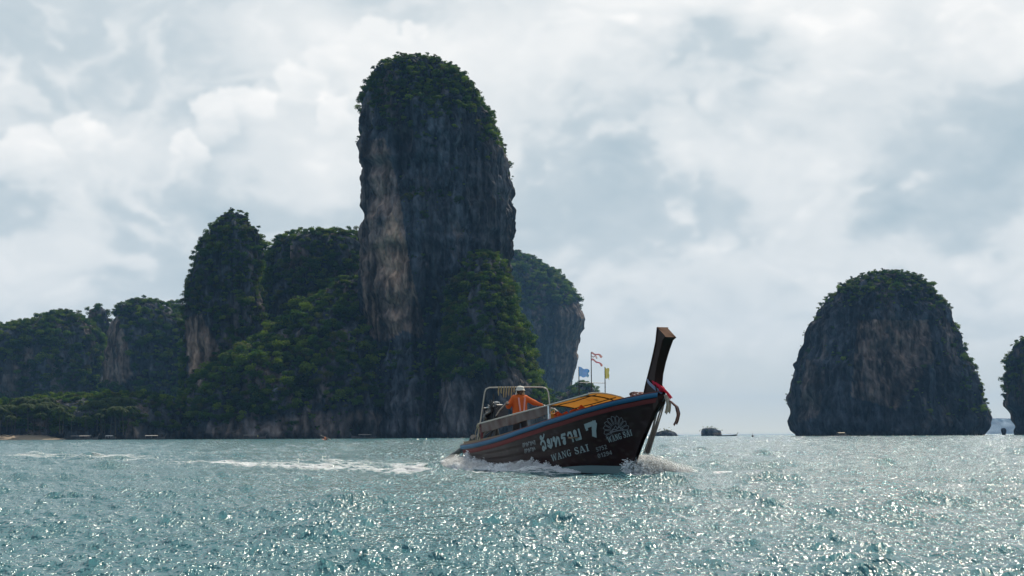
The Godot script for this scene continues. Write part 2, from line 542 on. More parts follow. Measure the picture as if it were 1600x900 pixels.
# rows: [photo y, left x, right x] of the outline; it is scaled to its distance d and given its own depth
# opt: ratio (depth over half width), seg, step (m between rings), rough, flute, crown (m), veg (0..1), cover Callable(px, n, h01) -> 0..1, tint Callable
func karst(called: String, label: String, rows: Array, d: float, opt := {}) -> Node3D:
	var ratio: float = opt.get("ratio", 0.8)
	var seg: int = opt.get("seg", 160)
	var rough: float = opt.get("rough", 1.0)
	var crown_r: float = opt.get("crown", 3.6)
	var sd: int = opt.get("seed", called.hash() % 1000)
	var L := []; var Rr := []; var D := []
	for q in rows:
		var l := at(q[1], q[0], d); var rt := at(q[2], q[0], d)
		var yy := (l.y + rt.y) * 0.5
		L.push_front([yy, l.x]); Rr.push_front([yy, rt.x])
		D.push_front([yy, q[3] if q.size() > 3 else (rt.x - l.x) * 0.5 * ratio])
	var px_m := d / F
	if opt.get("density", 1.0) > 0.0:      # leave room for the crowns that stand on top and along the sides
		var ymax: float = L[-1][0]
		var tip: float = lerpf(L[-1][0], L[-2][0], 0.3)
		L[-1][0] = tip; Rr[-1][0] = tip; D[-1][0] = tip
		for k in L.size():
			var f: float = 1.0 - crown_r * 1.5 / ymax
			if L[k][0] > 0.0:
				L[k][0] *= f; Rr[k][0] *= f; D[k][0] *= f
			var ins: float = minf(crown_r * 0.75, (Rr[k][1] - L[k][1]) * 0.16)
			L[k][1] += ins; Rr[k][1] -= ins
	var y0: float = L[0][0]; var y1: float = L[-1][0]
	var step: float = opt.get("step", 2.2)
	var ny: int = max(int((y1 - y0) / step), 8)
	var big := fnl(sd, 1.0 / (46.0 * px_m * 1.6), 4)
	var flute := fnl(sd + 1, 1.0 / 9.0, 3)
	var fine := fnl(sd + 2, 1.0 / 7.0, 4)
	var pos := PackedVector3Array(); pos.resize((ny + 1) * seg)
	var cleft := fnl(sd + 8, 1.0 / 4.2, 2)
	var block := FastNoiseLite.new()
	block.seed = sd + 11; block.noise_type = FastNoiseLite.TYPE_CELLULAR; block.frequency = 1.0 / 9.0
	block.cellular_return_type = FastNoiseLite.RETURN_DISTANCE2_SUB; block.fractal_type = FastNoiseLite.FRACTAL_NONE
	var ledge := fnl(sd + 12, 1.0 / 11.0, 2)
	for i in ny + 1:
		var t := float(i) / ny
		t = 1.0 - pow(1.0 - t, 1.35)      # closer rings towards the top
		var y := lerpf(y0, y1, t)
		var l := interp(y, L); var rt := interp(y, Rr); var dp := interp(y, D)
		var cx := (l + rt) * 0.5; var w := (rt - l) * 0.5
		if i == ny: w *= 0.25; dp *= 0.25
		for j in seg:
			var th := TAU * j / seg
			var c := cos(th); var s := sin(th)
			var sc := signf(c) * pow(absf(c), 0.86); var ss := signf(s) * pow(absf(s), 0.86)
			var p := Vector3(cx + w * sc, y, -d + dp * ss)
			var side: float = 1.0 - 0.75 * absf(c)     # keep the traced outline, roughen the faces
			var o := Vector3(c, 0, s)
			var nb := big.get_noise_3d(p.x, p.y * 0.55, p.z)
			var fl := flute.get_noise_3d(p.x, p.y * 0.10, p.z)
			var fi := fine.get_noise_3d(p.x, p.y * 0.6, p.z)
			p += o * rough * (nb * minf(w, 60.0) * 0.26 * side + (absf(fl) - 0.25) * 5.2 * (0.35 + 0.65 * side) + fi * 2.2 + (absf(cleft.get_noise_3d(p.x, p.y * 0.07, p.z)) - 0.2) * 2.4 * side - (1.0 - smoothstep(-0.98, -0.70, block.get_noise_3d(p.x, p.y * 0.32, p.z))) * 1.9 * side + ledge.get_noise_3d(p.x * 0.22, p.y, p.z * 0.22) * 1.8)
			p -= o * 2.2 * rough * (1.0 - smoothstep(0.6, 3.4 + fl, p.y))      # the notch cut by the tide
			p.y += fi * 1.2 * rough
			pos[i * seg + j] = p
	# normals, colours
	var nrm := PackedVector3Array(); nrm.resize(pos.size())
	var col := PackedColorArray(); col.resize(pos.size())
	var stain := fnl(sd + 3, 1.0 / 22.0, 4)
	var streak := fnl(sd + 7, 1.0 / 4.5, 3)
	var patches: Array = opt.get("bare", [])
	var tone: Color = opt.get("tone", Color(0.075, 0.083, 0.095))
	for i in ny + 1:
		for j in seg:
			var k := i * seg + j
			var up := pos[mini(i + 1, ny) * seg + j] - pos[maxi(i - 1, 0) * seg + j]
			var ac := pos[i * seg + (j + 1) % seg] - pos[i * seg + (j + seg - 1) % seg]
			nrm[k] = up.cross(ac).normalized()
			if nrm[k].length() < 0.5: nrm[k] = Vector3.UP
			var p := pos[k]
			var st := stain.get_noise_3d(p.x, p.y * 0.22, p.z)
			var cc := tone * (0.8 + 0.9 * st)
			var sk := streak.get_noise_3d(p.x, p.y * 0.045, p.z)
			cc *= clampf(1.0 + 1.5 * sk, 0.35, 1.9)
			var warm: float = smoothstep(0.12, 0.4, stain.get_noise_3d(p.x * 0.8 + 300.0, p.y * 0.3, p.z)) * float(opt.get("warm", 0.5))
			var sp := seen(p)
			for q in patches:
				if in_poly(sp, q[0]): warm = maxf(warm, q[1] * (0.55 + 0.9 * absf(st)))
			cc = cc.lerp(Color(0.32, 0.215, 0.15) * clampf(0.85 + 1.3 * st + 1.6 * sk, 0.2, 2.0), clampf(warm, 0, 1))
			# a wet, dark band where the tide reaches
			cc = cc.lerp(Color(0.05, 0.045, 0.04), 1.0 - smoothstep(0.8, 3.2, p.y + st * 2.0))
			col[k] = cc
	var ix := PackedInt32Array()
	for i in ny:
		for j in seg:
			var a := i * seg + j; var b := i * seg + (j + 1) % seg
			ix.append_array(PackedInt32Array([a, b, b + seg, a, b + seg, a + seg]))
	var top := ny * seg
	for j in range(1, seg - 1):
		ix.append_array(PackedInt32Array([top, top + j, top + j + 1]))
	var arr := []; arr.resize(Mesh.ARRAY_MAX)
	arr[Mesh.ARRAY_VERTEX] = pos; arr[Mesh.ARRAY_NORMAL] = nrm; arr[Mesh.ARRAY_COLOR] = col; arr[Mesh.ARRAY_INDEX] = ix
	var m := ArrayMesh.new(); m.add_surface_from_arrays(Mesh.PRIMITIVE_TRIANGLES, arr)
	m.surface_set_material(0, M.rock)
	var root := Node3D.new()
	root.name = numbered(called)
	add_child(root, true)
	tag(root, label, opt.get("category", "cliff"), opt.get("group", ""), "structure")
	put("rock_face", m, root)
	# vegetation over the surface
	var cover: int = opt.get("cover", -1)
	var dens: float = opt.get("density", 1.0)
	var lists := [[], [], [], []]; var small := [[], [], []]
	var solo := []
	var vn := fnl(sd + 5, 1.0 / 30.0, 3)
	var r := RandomNumberGenerator.new(); r.seed = sd
	for i in ny:
		for j in seg:
			var k := i * seg + j
			var p := pos[k]
			var nn := nrm[k]
			if nn.z < -0.55: continue                    # the far side is never in view
			if p.y < 2.5: continue
			var k2 := (i + 1) * seg + (j + 1) % seg
			var area := (pos[i * seg + (j + 1) % seg] - p).cross(pos[(i + 1) * seg + j] - p).length()
			var sp := seen(p)
			var cv: float = cover_of(cover, sp, nn)
			for q in patches:
				if in_poly(sp, q[0]): cv -= q[2]
			cv += vn.get_noise_3d(p.x, p.y * 0.8, p.z) * 0.42
			cv = clampf(cv, 0.0, 1.0)
			if cv < 0.05: continue
			var want := area * cv * dens * 1.5 / (crown_r * crown_r * 1.9)
			var cnt := int(want) + (1 if r.randf() < want - int(want) else 0)
			for c in cnt:
				var pp := p.lerp(pos[k2], r.randf())
				pp += Vector3(r.randfn(), r.randfn(), r.randfn()) * 0.8
				var tr := cv > 0.45 or r.randf() < cv * 0.6
				var s := crown_r * (0.4 + 0.85 * r.randf()) * (1.0 if tr else 0.45)
				if r.randf() < 0.10 and tr: s *= 1.55
				if p.y > y1 - crown_r * 5.0: s = minf(s, crown_r * 0.75)
				var bas := Basis(Vector3.UP, r.randf() * TAU) * Basis(Vector3.RIGHT, r.randfn() * 0.25)
				bas = bas.scaled(Vector3(s, s * r.randf_range(0.65, 1.0), s))
				var g := r.randf_range(0.7, 1.25)
				var hue := r.randf()
				var lc := Color(0.034, 0.078, 0.018).lerp(Color(0.17, 0.21, 0.02), hue * hue) * g
				var kind := r.randf()
				if kind > 0.93: lc = Color(0.020, 0.042, 0.020) * g
				if kind > 0.85 and kind < 0.90: lc = Color(0.075, 0.070, 0.030) * g
				if kind < 0.08: lc = Color(0.11, 0.115, 0.03) * g
				var e := [Transform3D(bas, pp + nn * s * 0.35 + Vector3(0, s * 0.25, 0)), lc]
				if solo.size() < int(opt.get("solo", 0)) and tr and s > crown_r * 0.95 and nn.z > -0.1 and r.randf() < float(opt.get("solo_share", 0.05)):
					solo.append([p, s, r.randi() % 4, r.randf() * TAU])
					continue
				if s > 1.9: lists[r.randi() % 4].append(e)
				else: small[r.randi() % 3].append(e)
	# trees that stand out from the rest, each a thing of its own
	for q in solo:
		var t := thing("broadleaf_tree", opt["solo_label"], "tree", q[0], 0.0, opt["solo_label"].replace("tall broadleaf tree", "tall broadleaf trees"))
		var b := MB.new()
		var s: float = q[1]
		var lean := Vector3(r.randf_range(-0.15, 0.15), 0, r.randf_range(-0.1, 0.15)) * s
		b.tube([Vector3(0, -0.6, 0), lean * 0.4 + Vector3(0, s * 0.5, 0), lean + Vector3(0, s * 1.05, 0)], [s * 0.075, s * 0.055, s * 0.03], 6)
		for k in 3:
			var a: float = q[3] + k * 2.1
			b.tube([lean * 0.6 + Vector3(0, s * 0.6, 0), lean + Vector3(cos(a) * s * 0.45, s * 1.05, sin(a) * s * 0.45)], [s * 0.035, s * 0.015], 5)
		put("trunk", b.mesh(M.bark), t)
		var c := put("crown", crowns[q[2]], t)
		c.set_surface_override_material(0, leaf_tints[q[2]])
		c.position = lean + Vector3(0, s * 1.15, 0)
		c.scale = Vector3(s, s * 0.8, s)
		c.rotation.y = q[3]
	for q in 4: trees_on(root, "jungle_trees", lists[q], crowns[q])
	for q in 3: trees_on(root, "shrubs", small[q], shrubs[q])
	return root

func cover_of(kind: int, p: Vector2, n: Vector3) -> float:   # how much of the rock is overgrown
	match kind:
		0:
			var c: float = smoothstep(215.0, 120.0, p.y) * 0.75 + clampf(n.y, 0, 1) * 0.8 - 0.04
			c += smoothstep(715.0, 770.0, p.x) * 0.3
			c += smoothstep(500.0, 580.0, p.y) * 0.35
			return c
		1:
			return 0.95 + 0.3 * n.y - smoothstep(580.0, 640.0, p.y) * 0.5
		2:
			return 0.62 + 0.5 * n.y
		3:
			return 0.95
		4:
			return 0.98
		5:
			return 1.0 - smoothstep(672.0, 680.0, p.y) * 0.7
		6:
			return smoothstep(520.0, 440.0, p.y) * 0.9 + 0.1 + 0.5 * n.y
		7:
			return smoothstep(500.0, 440.0, p.y) * 0.6 - 0.06 + 0.5 * clampf(n.y, 0, 1) + smoothstep(1440.0, 1520.0, p.x) * 0.25 - smoothstep(640.0, 670.0, p.y) * 0.6
		8:
			return 0.5 + 0.4 * n.y - smoothstep(610.0, 640.0, p.y) * 0.6
		9:
			return 0.6
		10:
			return 0.7
		11:
			return 0.86 + 0.3 * n.y
	return 1.0

func poly(a: Array) -> PackedVector2Array:
	var o := PackedVector2Array()
	for i in range(0, a.size(), 2): o.append(Vector2(a[i], a[i + 1]))
	return o

func land():
	for q in [Color(0.055, 0.095, 0.020), Color(0.085, 0.125, 0.020), Color(0.040, 0.080, 0.024), Color(0.12, 0.155, 0.025)]:
		var lm: StandardMaterial3D = M.leaf.duplicate()
		lm.albedo_color = q.linear_to_srgb()
		leaf_tints.append(lm)
	for k in 4: crowns.append(crown_mesh(100 + k, 11, 34, 0.125))
	for k in 3: shrubs.append(crown_mesh(200 + k, 5, 22, 0.24))
	# the great tower
	var tower := [[83, 636, 664], [88, 612, 690], [95, 598, 705], [105, 585, 718], [120, 575, 732], [140, 567, 748], [160, 562, 757], [180, 561, 770], [190, 560, 777], [205, 561, 779], [215, 561, 786], [235, 560, 793], [250, 558, 797], [262, 566, 799], [280, 564, 801], [300, 563, 802], [330, 562, 805], [352, 561, 807], [364, 560, 808], [372, 560, 803], [420, 558, 802], [460, 560, 801], [500, 566, 804], [530, 572, 808], [560, 566, 815], [590, 560, 822], [620, 556, 830], [650, 553, 836], [692, 550, 840]]
	var face := poly([560, 225, 600, 215, 622, 290, 634, 370, 640, 430, 662, 500, 660, 530, 632, 515, 600, 535, 570, 522, 566, 450, 556, 400, 558, 300])
	var scar := poly([562, 400, 592, 370, 612, 330, 634, 380, 646, 440, 662, 500, 660, 530, 632, 515, 600, 535, 570, 522, 566, 450])
	var grey := poly([735, 250, 790, 255, 812, 330, 806, 400, 800, 440, 770, 395, 740, 380, 728, 300])
	var foot := poly([550, 625, 640, 605, 780, 590, 800, 690, 540, 690])
	karst("limestone_tower", "tallest limestone tower, sheer rounded-top rock rising behind the boat", tower, 850.0, {"seg": 420, "step": 1.0, "ratio": 0.85, "crown": 1.9, "seed": 21, "warm": 0.25, "tone": Color(0.070, 0.082, 0.100), "density": 1.0,
		"bare": [[face, 0.5, 0.9], [scar, 0.85, 0.9], [grey, 0.1, 0.6], [foot, 0.1, 0.45]],
		"cover": 0})
	karst("jungle_buttress", "sunlit wooded shoulder leaning on the right foot of the tallest tower", [[384, 742, 772, 10], [400, 724, 788, 20], [430, 711, 799, 30], [460, 705, 806, 38], [500, 698, 818, 46], [530, 694, 828, 52], [556, 692, 834, 56], [580, 690, 832, 60], [600, 688, 845, 62], [620, 686, 858, 64], [650, 682, 866, 66], [692, 680, 872, 68]], 822.0, {"seg": 150, "crown": 2.6, "seed": 33, "solo": 22, "solo_share": 0.03, "solo_label": "tall broadleaf tree on the sunlit shoulder at the right foot of the tallest tower", "warm": 0.3, "category": "hill",
		"bare": [[poly([690, 600, 800, 585, 830, 600, 840, 690, 680, 690]), 0.2, 0.75], [poly([790, 520, 812, 540, 826, 600, 800, 600, 785, 560]), 0.4, 0.6]],
		"cover": 1})
	karst("wooded_peak", "dark wooded limestone peak left of the tallest tower", [[322, 352, 370], [328, 342, 384], [338, 334, 394], [355, 323, 404], [372, 313, 412], [395, 304, 414], [420, 297, 412], [450, 290, 412], [480, 286, 416], [520, 283, 422], [560, 284, 428], [600, 286, 432], [692, 280, 440]], 880.0, {"seg": 200, "step": 1.6, "crown": 2.3, "seed": 45, "warm": 0.2,
		"bare": [[poly([288, 500, 312, 490, 330, 520, 345, 545, 330, 580, 295, 585]), 0.9, 0.9]],
		"cover": 2})
	karst("wooded_saddle", "bumpy green ridge between the dark peak and the tallest tower", [[353, 490, 545], [358, 455, 565], [365, 432, 580], [376, 420, 590], [390, 412, 600], [420, 405, 600], [460, 395, 620], [520, 385, 640], [692, 370, 660]], 950.0, {"seg": 180, "crown": 3.0, "seed": 57, "solo": 10, "solo_share": 0.03, "solo_label": "tall broadleaf tree on the bumpy ridge beside the dark peak", "category": "hill", "ratio": 0.7,
		"cover": 3})
	karst("jungle_slope", "broad jungle slope falling from the ridge to the water left of the tower", [[420, 530, 568, 8], [440, 512, 580, 14], [470, 470, 600, 24], [500, 430, 620, 34], [530, 395, 640, 44], [560, 350, 650, 54], [590, 312, 655, 62], [620, 292, 660, 70], [650, 280, 664, 76], [692, 272, 668, 80]], 870.0, {"seg": 240, "step": 1.8, "crown": 3.1, "seed": 63, "solo": 30, "solo_share": 0.02, "solo_label": "tall broadleaf tree on the jungle slope left of the tallest tower", "category": "hill", "warm": 0.4,
		"bare": [[poly([470, 600, 500, 590, 510, 625, 480, 630]), 0.2, 0.7], [poly([430, 648, 690, 640, 690, 692, 430, 692]), 0.35, 0.75], [poly([280, 665, 430, 660, 430, 692, 280, 692]), 0.2, 0.6]],
		"cover": 4})
	# the hills behind the beach
	karst("wooded_hill", "leftmost wooded hill behind the palm beach", [[480, 78, 116], [485, 58, 130], [492, 42, 140], [500, 20, 150], [505, -20, 155], [520, -60, 160], [560, -80, 166], [692, -120, 175]], 1250.0, {"seg": 170, "crown": 3.6, "seed": 71, "category": "hill", "ratio": 0.7, "warm": 0.4, "cover": 11,
		"bare": [[poly([0, 580, 20, 560, 30, 600, 10, 625, 0, 625]), 0.4, 0.6]]})
	karst("wooded_knoll", "small pointed wooded knoll between the two left hills", [[467, 148, 160], [475, 138, 170], [490, 133, 175], [520, 128, 180], [692, 115, 190]], 1300.0, {"seg": 90, "crown": 3.6, "seed": 73, "category": "hill", "cover": 11})
	karst("wooded_hill", "wooded hill with reddish cliff just left of the dark peak", [[459, 206, 236], [465, 190, 258], [475, 178, 276], [490, 174, 292], [510, 166, 310], [540, 160, 320], [600, 158, 325], [692, 150, 335]], 1200.0, {"seg": 150, "crown": 3.6, "seed": 79, "category": "hill", "warm": 0.4, "cover": 11,
		"bare": [[poly([160, 540, 168, 505, 185, 495, 200, 540, 205, 590, 180, 605, 160, 605]), 0.85, 0.85]]})
	karst("wooded_hill", "low wooded shoulder showing behind the dark peak", [[462, 268, 288], [470, 255, 300], [500, 240, 310], [692, 235, 330]], 1350.0, {"seg": 80, "crown": 3.6, "seed": 81, "category": "hill", "cover": 11})
	karst("shore_forest", "low forest along the beach below the left hills", [[606, 120, 235, 8], [614, 60, 270, 16], [624, -20, 290, 24], [640, -60, 300, 32], [660, -80, 304, 36], [680, -90, 306, 40], [692, -95, 306, 44]], 830.0, {"seg": 200, "step": 1.2, "rough": 0.5, "crown": 2.8, "seed": 85, "solo": 18, "solo_share": 0.03, "solo_label": "tall broadleaf tree in the low forest behind the left beach", "category": "forest",
		"cover": 5})
	# right of the boat
	karst("sea_cliff", "hazy overhanging cliff to the right behind the tallest tower", [[385, 760, 812], [392, 752, 826], [405, 745, 848], [425, 735, 876], [445, 728, 893], [460, 722, 903], [475, 716, 910], [490, 710, 918], [505, 708, 918], [515, 706, 914], [530, 704, 909], [560, 700, 905], [585, 700, 900], [600, 700, 897], [692, 700, 893]], 1900.0, {"seg": 200, "step": 2.2, "crown": 4.2, "seed": 91, "tone": Color(0.05, 0.056, 0.066), "warm": 0.3, "ratio": 0.9,
		"bare": [[poly([868, 480, 920, 470, 922, 520, 905, 610, 870, 610, 865, 540]), 0.5, 0.5]],
		"cover": 6})
	karst("wooded_islet", "low wooded point behind the flags and the boat's canopy", [[588, 908, 918], [592, 900, 928], [600, 884, 936], [612, 866, 941], [640, 850, 944], [692, 840, 948]], 1250.0, {"seg": 110, "crown": 3.8, "seed": 93, "category": "hill", "cover": 3})
	karst("limestone_island", "domed limestone island standing alone to the right of the boat", [[420, 1378, 1408], [424, 1352, 1426], [432, 1330, 1440], [445, 1310, 1454], [460, 1295, 1464], [480, 1277, 1477], [500, 1265, 1486], [520, 1257, 1496], [540, 1253, 1502], [560, 1247, 1510], [580, 1241, 1521], [600, 1238, 1528], [620, 1237, 1534], [640, 1236, 1540], [656, 1233, 1545], [664, 1234, 1545], [672, 1237, 1541], [690, 1239, 1540]], 1050.0, {"seg": 420, "step": 1.1, "crown": 2.0, "seed": 97, "warm": 0.2, "tone": Color(0.050, 0.058, 0.074), "ratio": 0.8,
		"bare": [[poly([1340, 500, 1450, 500, 1460, 560, 1400, 640, 1330, 620]), 0.5, 0.25], [poly([1260, 560, 1290, 580, 1280, 650, 1245, 660]), 0.3, 0.4]],
		"cover": 7})
	karst("limestone_island", "undercut limestone island cut off by the right edge", [[521, 1594, 1630], [530, 1584, 1640], [545, 1577, 1650], [560, 1572, 1660], [580, 1569, 1668], [600, 1567, 1672], [620, 1566, 1676], [632, 1567, 1676], [640, 1574, 1674], [650, 1580, 1672], [665, 1582, 1672], [675, 1580, 1674], [688, 1583, 1674]], 1100.0, {"seg": 160, "step": 1.3, "crown": 2.0, "seed": 101, "tone": Color(0.055, 0.062, 0.075),
		"cover": 8})
	karst("sea_rock", "small dark rock beside the undercut island at the right edge", [[669, 1566, 1570], [672, 1564, 1572], [677, 1564, 1573], [684, 1564, 1573]], 1090.0, {"seg": 30, "step": 0.7, "rough": 0.3, "seed": 103, "density": 0.0, "category": "rock"})
	karst("sea_rock", "flat-topped dark islet just right of the bow", [[669, 1038, 1047], [671, 1030, 1049], [675, 1022, 1057], [680, 1016, 1062], [686, 1012, 1064]], 1500.0, {"seg": 60, "step": 1.0, "rough": 0.5, "seed": 105, "density": 0.3, "crown": 1.0, "category": "islet", "cover": 9})
	karst("sea_rock", "humped dark islet with pale foot between the bow and the domed island", [[665, 1104, 1110], [668, 1098, 1119], [672, 1095, 1126], [677, 1094, 1128], [680, 1093, 1132], [686, 1092, 1134]], 1500.0, {"seg": 60, "step": 1.0, "rough": 0.5, "seed": 107, "density": 0.3, "crown": 1.0, "category": "islet", "cover": 10,
		"bare": [[poly([1090, 676, 1134, 676, 1134, 684, 1090, 684]), 0.9, 1.0]]})
	# far mountain, base colour paled to stand in for distance haze
	karst("far_mountains", "faint mountain with haze painted into its colour between the two right islands", [[654, 1549, 1553, 300], [660, 1543, 1562, 500], [668, 1530, 1580, 700], [682, 1500, 1610, 900]], 8000.0, {"seg": 60, "step": 12.0, "rough": 3.0, "seed": 111, "density": 0.0, "category": "mountains", "tone": Color(0.30, 0.34, 0.36)})
	# the strip of sand
	var b := MB.new()
	var rows := []
	for i in 7:
		var row := []
		for j in 60:
			var x := -1.0 + j / 59.0
			var sp := at(lerpf(-80.0, 108.0, j / 59.0), 681.0, 790.0 - i * 1.0)
			row.append(Vector3(sp.x, interp(i, [[0, 2.6], [2, 2.1], [4, 1.2], [5, 0.3], [6, -0.6]]) * (1.0 - smoothstep(0.75, 1.0, j / 59.0) * 0.8) + 0.2 * sin(j * 1.7 + i), -792.0 + i * 3.2))
		rows.append(row)
	b.grid(rows)
	var o := put("beach", b.mesh(M.sand))
	tag(o, "narrow strip of pale sand at the left edge", "beach", "", "structure")
	palms()

func palms():
	var proto: Node3D = null
	var spots := []
	for i in 64:
		var x := rng.randf_range(-30.0, 205.0)
		var y := 676.0 - rng.randf() * 0.0
		spots.append([x, rng.randf_range(775.0, 808.0), rng.randf_range(0.75, 1.25)])
	for s in spots:
		var o: Node3D
		if proto == null:
			o = thing("coconut_palm", "", "palm")
			var bt := MB.new()
			var tp := []
			for i in 6: tp.append(Vector3(0.9 * pow(i / 5.0, 2.0), 12.0 * i / 5.0, 0.0))
			bt.tube(tp, [0.28, 0.22, 0.19, 0.18, 0.17, 0.16], 6)
			put("trunk", bt.mesh(M.bark), o)
			var bc := MB.new()
			for k in 20:
				var a := TAU * k / 20.0 + rng.randf_range(-0.15, 0.15)
				var rise := rng.randf_range(-0.3, 1.0)
				var dir := Vector3(cos(a), 0, sin(a)); var sd := Vector3(-sin(a), 0, cos(a))
				var t := rng.randf_range(0.8, 1.25)
				bc.col = Color(0.05, 0.075, 0.02) * t
				var prev := Vector3.ZERO
				for q in 9:
					var f := (q + 1) / 9.0
					var p := Vector3(0.9, 12.0, 0) + dir * f * 4.2 + Vector3(0, rise * f * 2.4 - f * f * 3.4, 0)
					if q > 0:
						var w := 1.1 * sin(PI * clampf(f, 0.08, 0.97))
						for sg in [-1.0, 1.0]:
							var tip: Vector3 = p + sd * sg * w + Vector3(0, -0.5 * w, 0) + dir * 0.35
							bc.tri(prev, p, tip)
							var ti2: Vector3 = tip - dir * 0.28 + Vector3(0, -0.1, 0)
							bc.tri(prev, tip, ti2)
					prev = p
			put("fronds", bc.mesh(M.leaf), o)
			proto = o
		else:
			o = proto.duplicate()
			o.name = numbered("coconut_palm")
			add_child(o, true)
		var p := at(s[0], 681.0, s[1])
		o.position = Vector3(p.x, 2.0 + (s[1] - 775.0) * 0.14, -s[1])
		o.rotation.y = rng.randf() * TAU
		o.scale = Vector3.ONE * s[2]
		tag(o, "coconut palm of the grove behind the left beach", "palm", "coconut palms behind the left beach")

# ---------------------------------------------------------------- the longtail boat
# boat axes: x forward from the stern, y up from the water, z to starboard; it rides bow-up on the plane
const SHEER := [[0, .72], [1.8, .77], [3.1, .85], [5.2, 1.04], [7.4, 1.33], [9, 1.58], [10.4, 1.82], [11.6, 2.01], [12.6, 2.12]]
const STEM := [[-.4, 10.5], [.05, 10.86], [.63, 11.30], [1.21, 11.82], [1.86, 12.40], [2.12, 12.6]]
const BEAM := [[0, .62], [.08, .80], [.2, .98], [.32, 1.05], [.48, 1.08], [.64, .98], [.76, .80], [.84, .60], [.92, .32], [.97, .15], [1, .06]]
const BILGE := [[0, .30], [.1, .5], [.3, .75], [.5, .8], [.7, .6], [.85, .28], [1, .04]]
const SIDE := 1.169371                      # heading: 67 degrees from the camera's right
var boat_xf := Transform3D(Basis(Vector3.UP, -SIDE), Vector3(-1.098, 0, -52.626))

func hull_u(s: float, y: float) -> float:
	var st := 0.45 * (1.0 - (y + 0.4) / 1.12)
	return (s - st) / (smooth_interp(y, STEM) - st)

func hull_z(s: float, y: float) -> float:
	var u := hull_u(s, y)
	var t: float = maxf((y + 0.4) / (smooth_interp(u * 12.6, SHEER) + 0.4), 0.0)
	return lerpf(smooth_interp(u, BILGE), smooth_interp(u, BEAM), pow(t, 0.75))

# a point of the hull side: u along, t from below the water (0) to the sheer (1)
func hull_pt(u: float, t: float, side: float, off := 0.0) -> Vector3:
	var y: float = lerpf(-0.4, smooth_interp(u * 12.6, SHEER), t)
	var st := 0.45 * (1.0 - (y + 0.4) / 1.12)
	var s := lerpf(st, smooth_interp(y, STEM), u)
	var z: float = lerpf(smooth_interp(u, BILGE), smooth_interp(u, BEAM), pow(maxf(t, 0.0), 0.75))
	return Vector3(s, y, maxf(z + off, 0.004) * side)

func band(b: MB, y0: float, y1: float, off: float, ua := 0.0, ub := 1.0, n := 60, sides := [1.0, -1.0]):
	# a painted strip or plank following the sheer, from y0 to y1 below it
	for sd in sides:
		var rows := []
		for k in 4:
			var row := []
			for i in n + 1:
				var u := lerpf(ua, ub, float(i) / n)
				var hg: float = smooth_interp(u * 12.6, SHEER)
				var yy: float = hg - (y0 if k < 2 else y1)
				var t := (yy + 0.4) / (hg + 0.4)
				var o := off if (k == 1 or k == 2) else -0.01
				row.append(hull_pt(u, t, sd, o))
			rows.append(row)
		if sd < 0: rows.reverse()
		b.grid(rows)

# flat lettering laid on the starboard side: o is its origin, e the way it runs, up its upright, in (x, y)
func on_hull(o: Vector2, e: Vector2, up: Vector2, a: float, c: float, off := 0.022) -> Vector3:
	var q := o + e * a + up * c
	return Vector3(q.x, q.y, hull_z(q.x, q.y) + off)

func text_on_hull(b: MB, text: String, font: Font, size: float, o: Vector2, to: Vector2, up: Vector2):
	# from o to the point where the word ends
	var e := to - o
	var x := 0.0
	var first := b.v.size()
	var flat := []
	for ch in text:
		if ch == " ":
			x += size * 0.45; continue
		var tm := TextMesh.new()
		tm.text = ch; tm.font = font; tm.font_size = 64; tm.pixel_size = 1.0 / 64.0; tm.depth = 0.0
		tm.horizontal_alignment = HORIZONTAL_ALIGNMENT_LEFT
		tm.vertical_alignment = VERTICAL_ALIGNMENT_BOTTOM
		tm.curve_step = 4.0
		var arr := tm.get_mesh_arrays()
		var vv: PackedVector3Array = arr[Mesh.ARRAY_VERTEX]
		var ii: PackedInt32Array = arr[Mesh.ARRAY_INDEX]
		var wmax := 0.0; var lo := 1e9
		for p in vv:
			wmax = maxf(wmax, p.x); lo = minf(lo, p.y)
		var base := b.v.size()
		for p in vv:
			flat.append(Vector2(x + p.x * size, (p.y - lo) * size))
			b.vert(p, boat_n())
		for k in ii: b.ix.append(base + k)
		x += wmax * size + size * 0.07
	var most := 0.0
	for p in flat: most = maxf(most, p.x)
	for i in flat.size(): b.v[first + i] = on_hull(o, e, up, flat[i].x / most, flat[i].y)

func boat_n() -> Vector3: return Vector3(0.1, -0.1, 1).normalized()

func ribbon(b: MB, pts: Array, w: float, o: Vector2, e: Vector2, up: Vector2, off := 0.022):
	# a painted stroke through pts (x along, y up, metres)
	for i in pts.size() - 1:
		var p: Vector2 = pts[i]; var q: Vector2 = pts[i + 1]
		var d := (q - p).normalized() * w * 0.5
		var n := Vector2(-d.y, d.x)
		var c := [p - d * 0.6 + n, p - d * 0.6 - n, q + d * 0.6 - n, q + d * 0.6 + n]
		var i0 := b.v.size()
		for z: Vector2 in c: b.vert(on_hull(o, e, up, z.x, z.y, off + 0.0006 * (i % 3)), boat_n())
		b.ix.append_array(PackedInt32Array([i0, i0 + 2, i0 + 1, i0, i0 + 3, i0 + 2]))

func arc(cx: float, cy: float, r: float, a0: float, a1: float, n := 10, sx := 1.0) -> Array:
	var o := []
	for i in n + 1:
		var a := deg_to_rad(lerpf(a0, a1, float(i) / n))
		o.append(Vector2(cx + cos(a) * r * sx, cy + sin(a) * r))
	return o

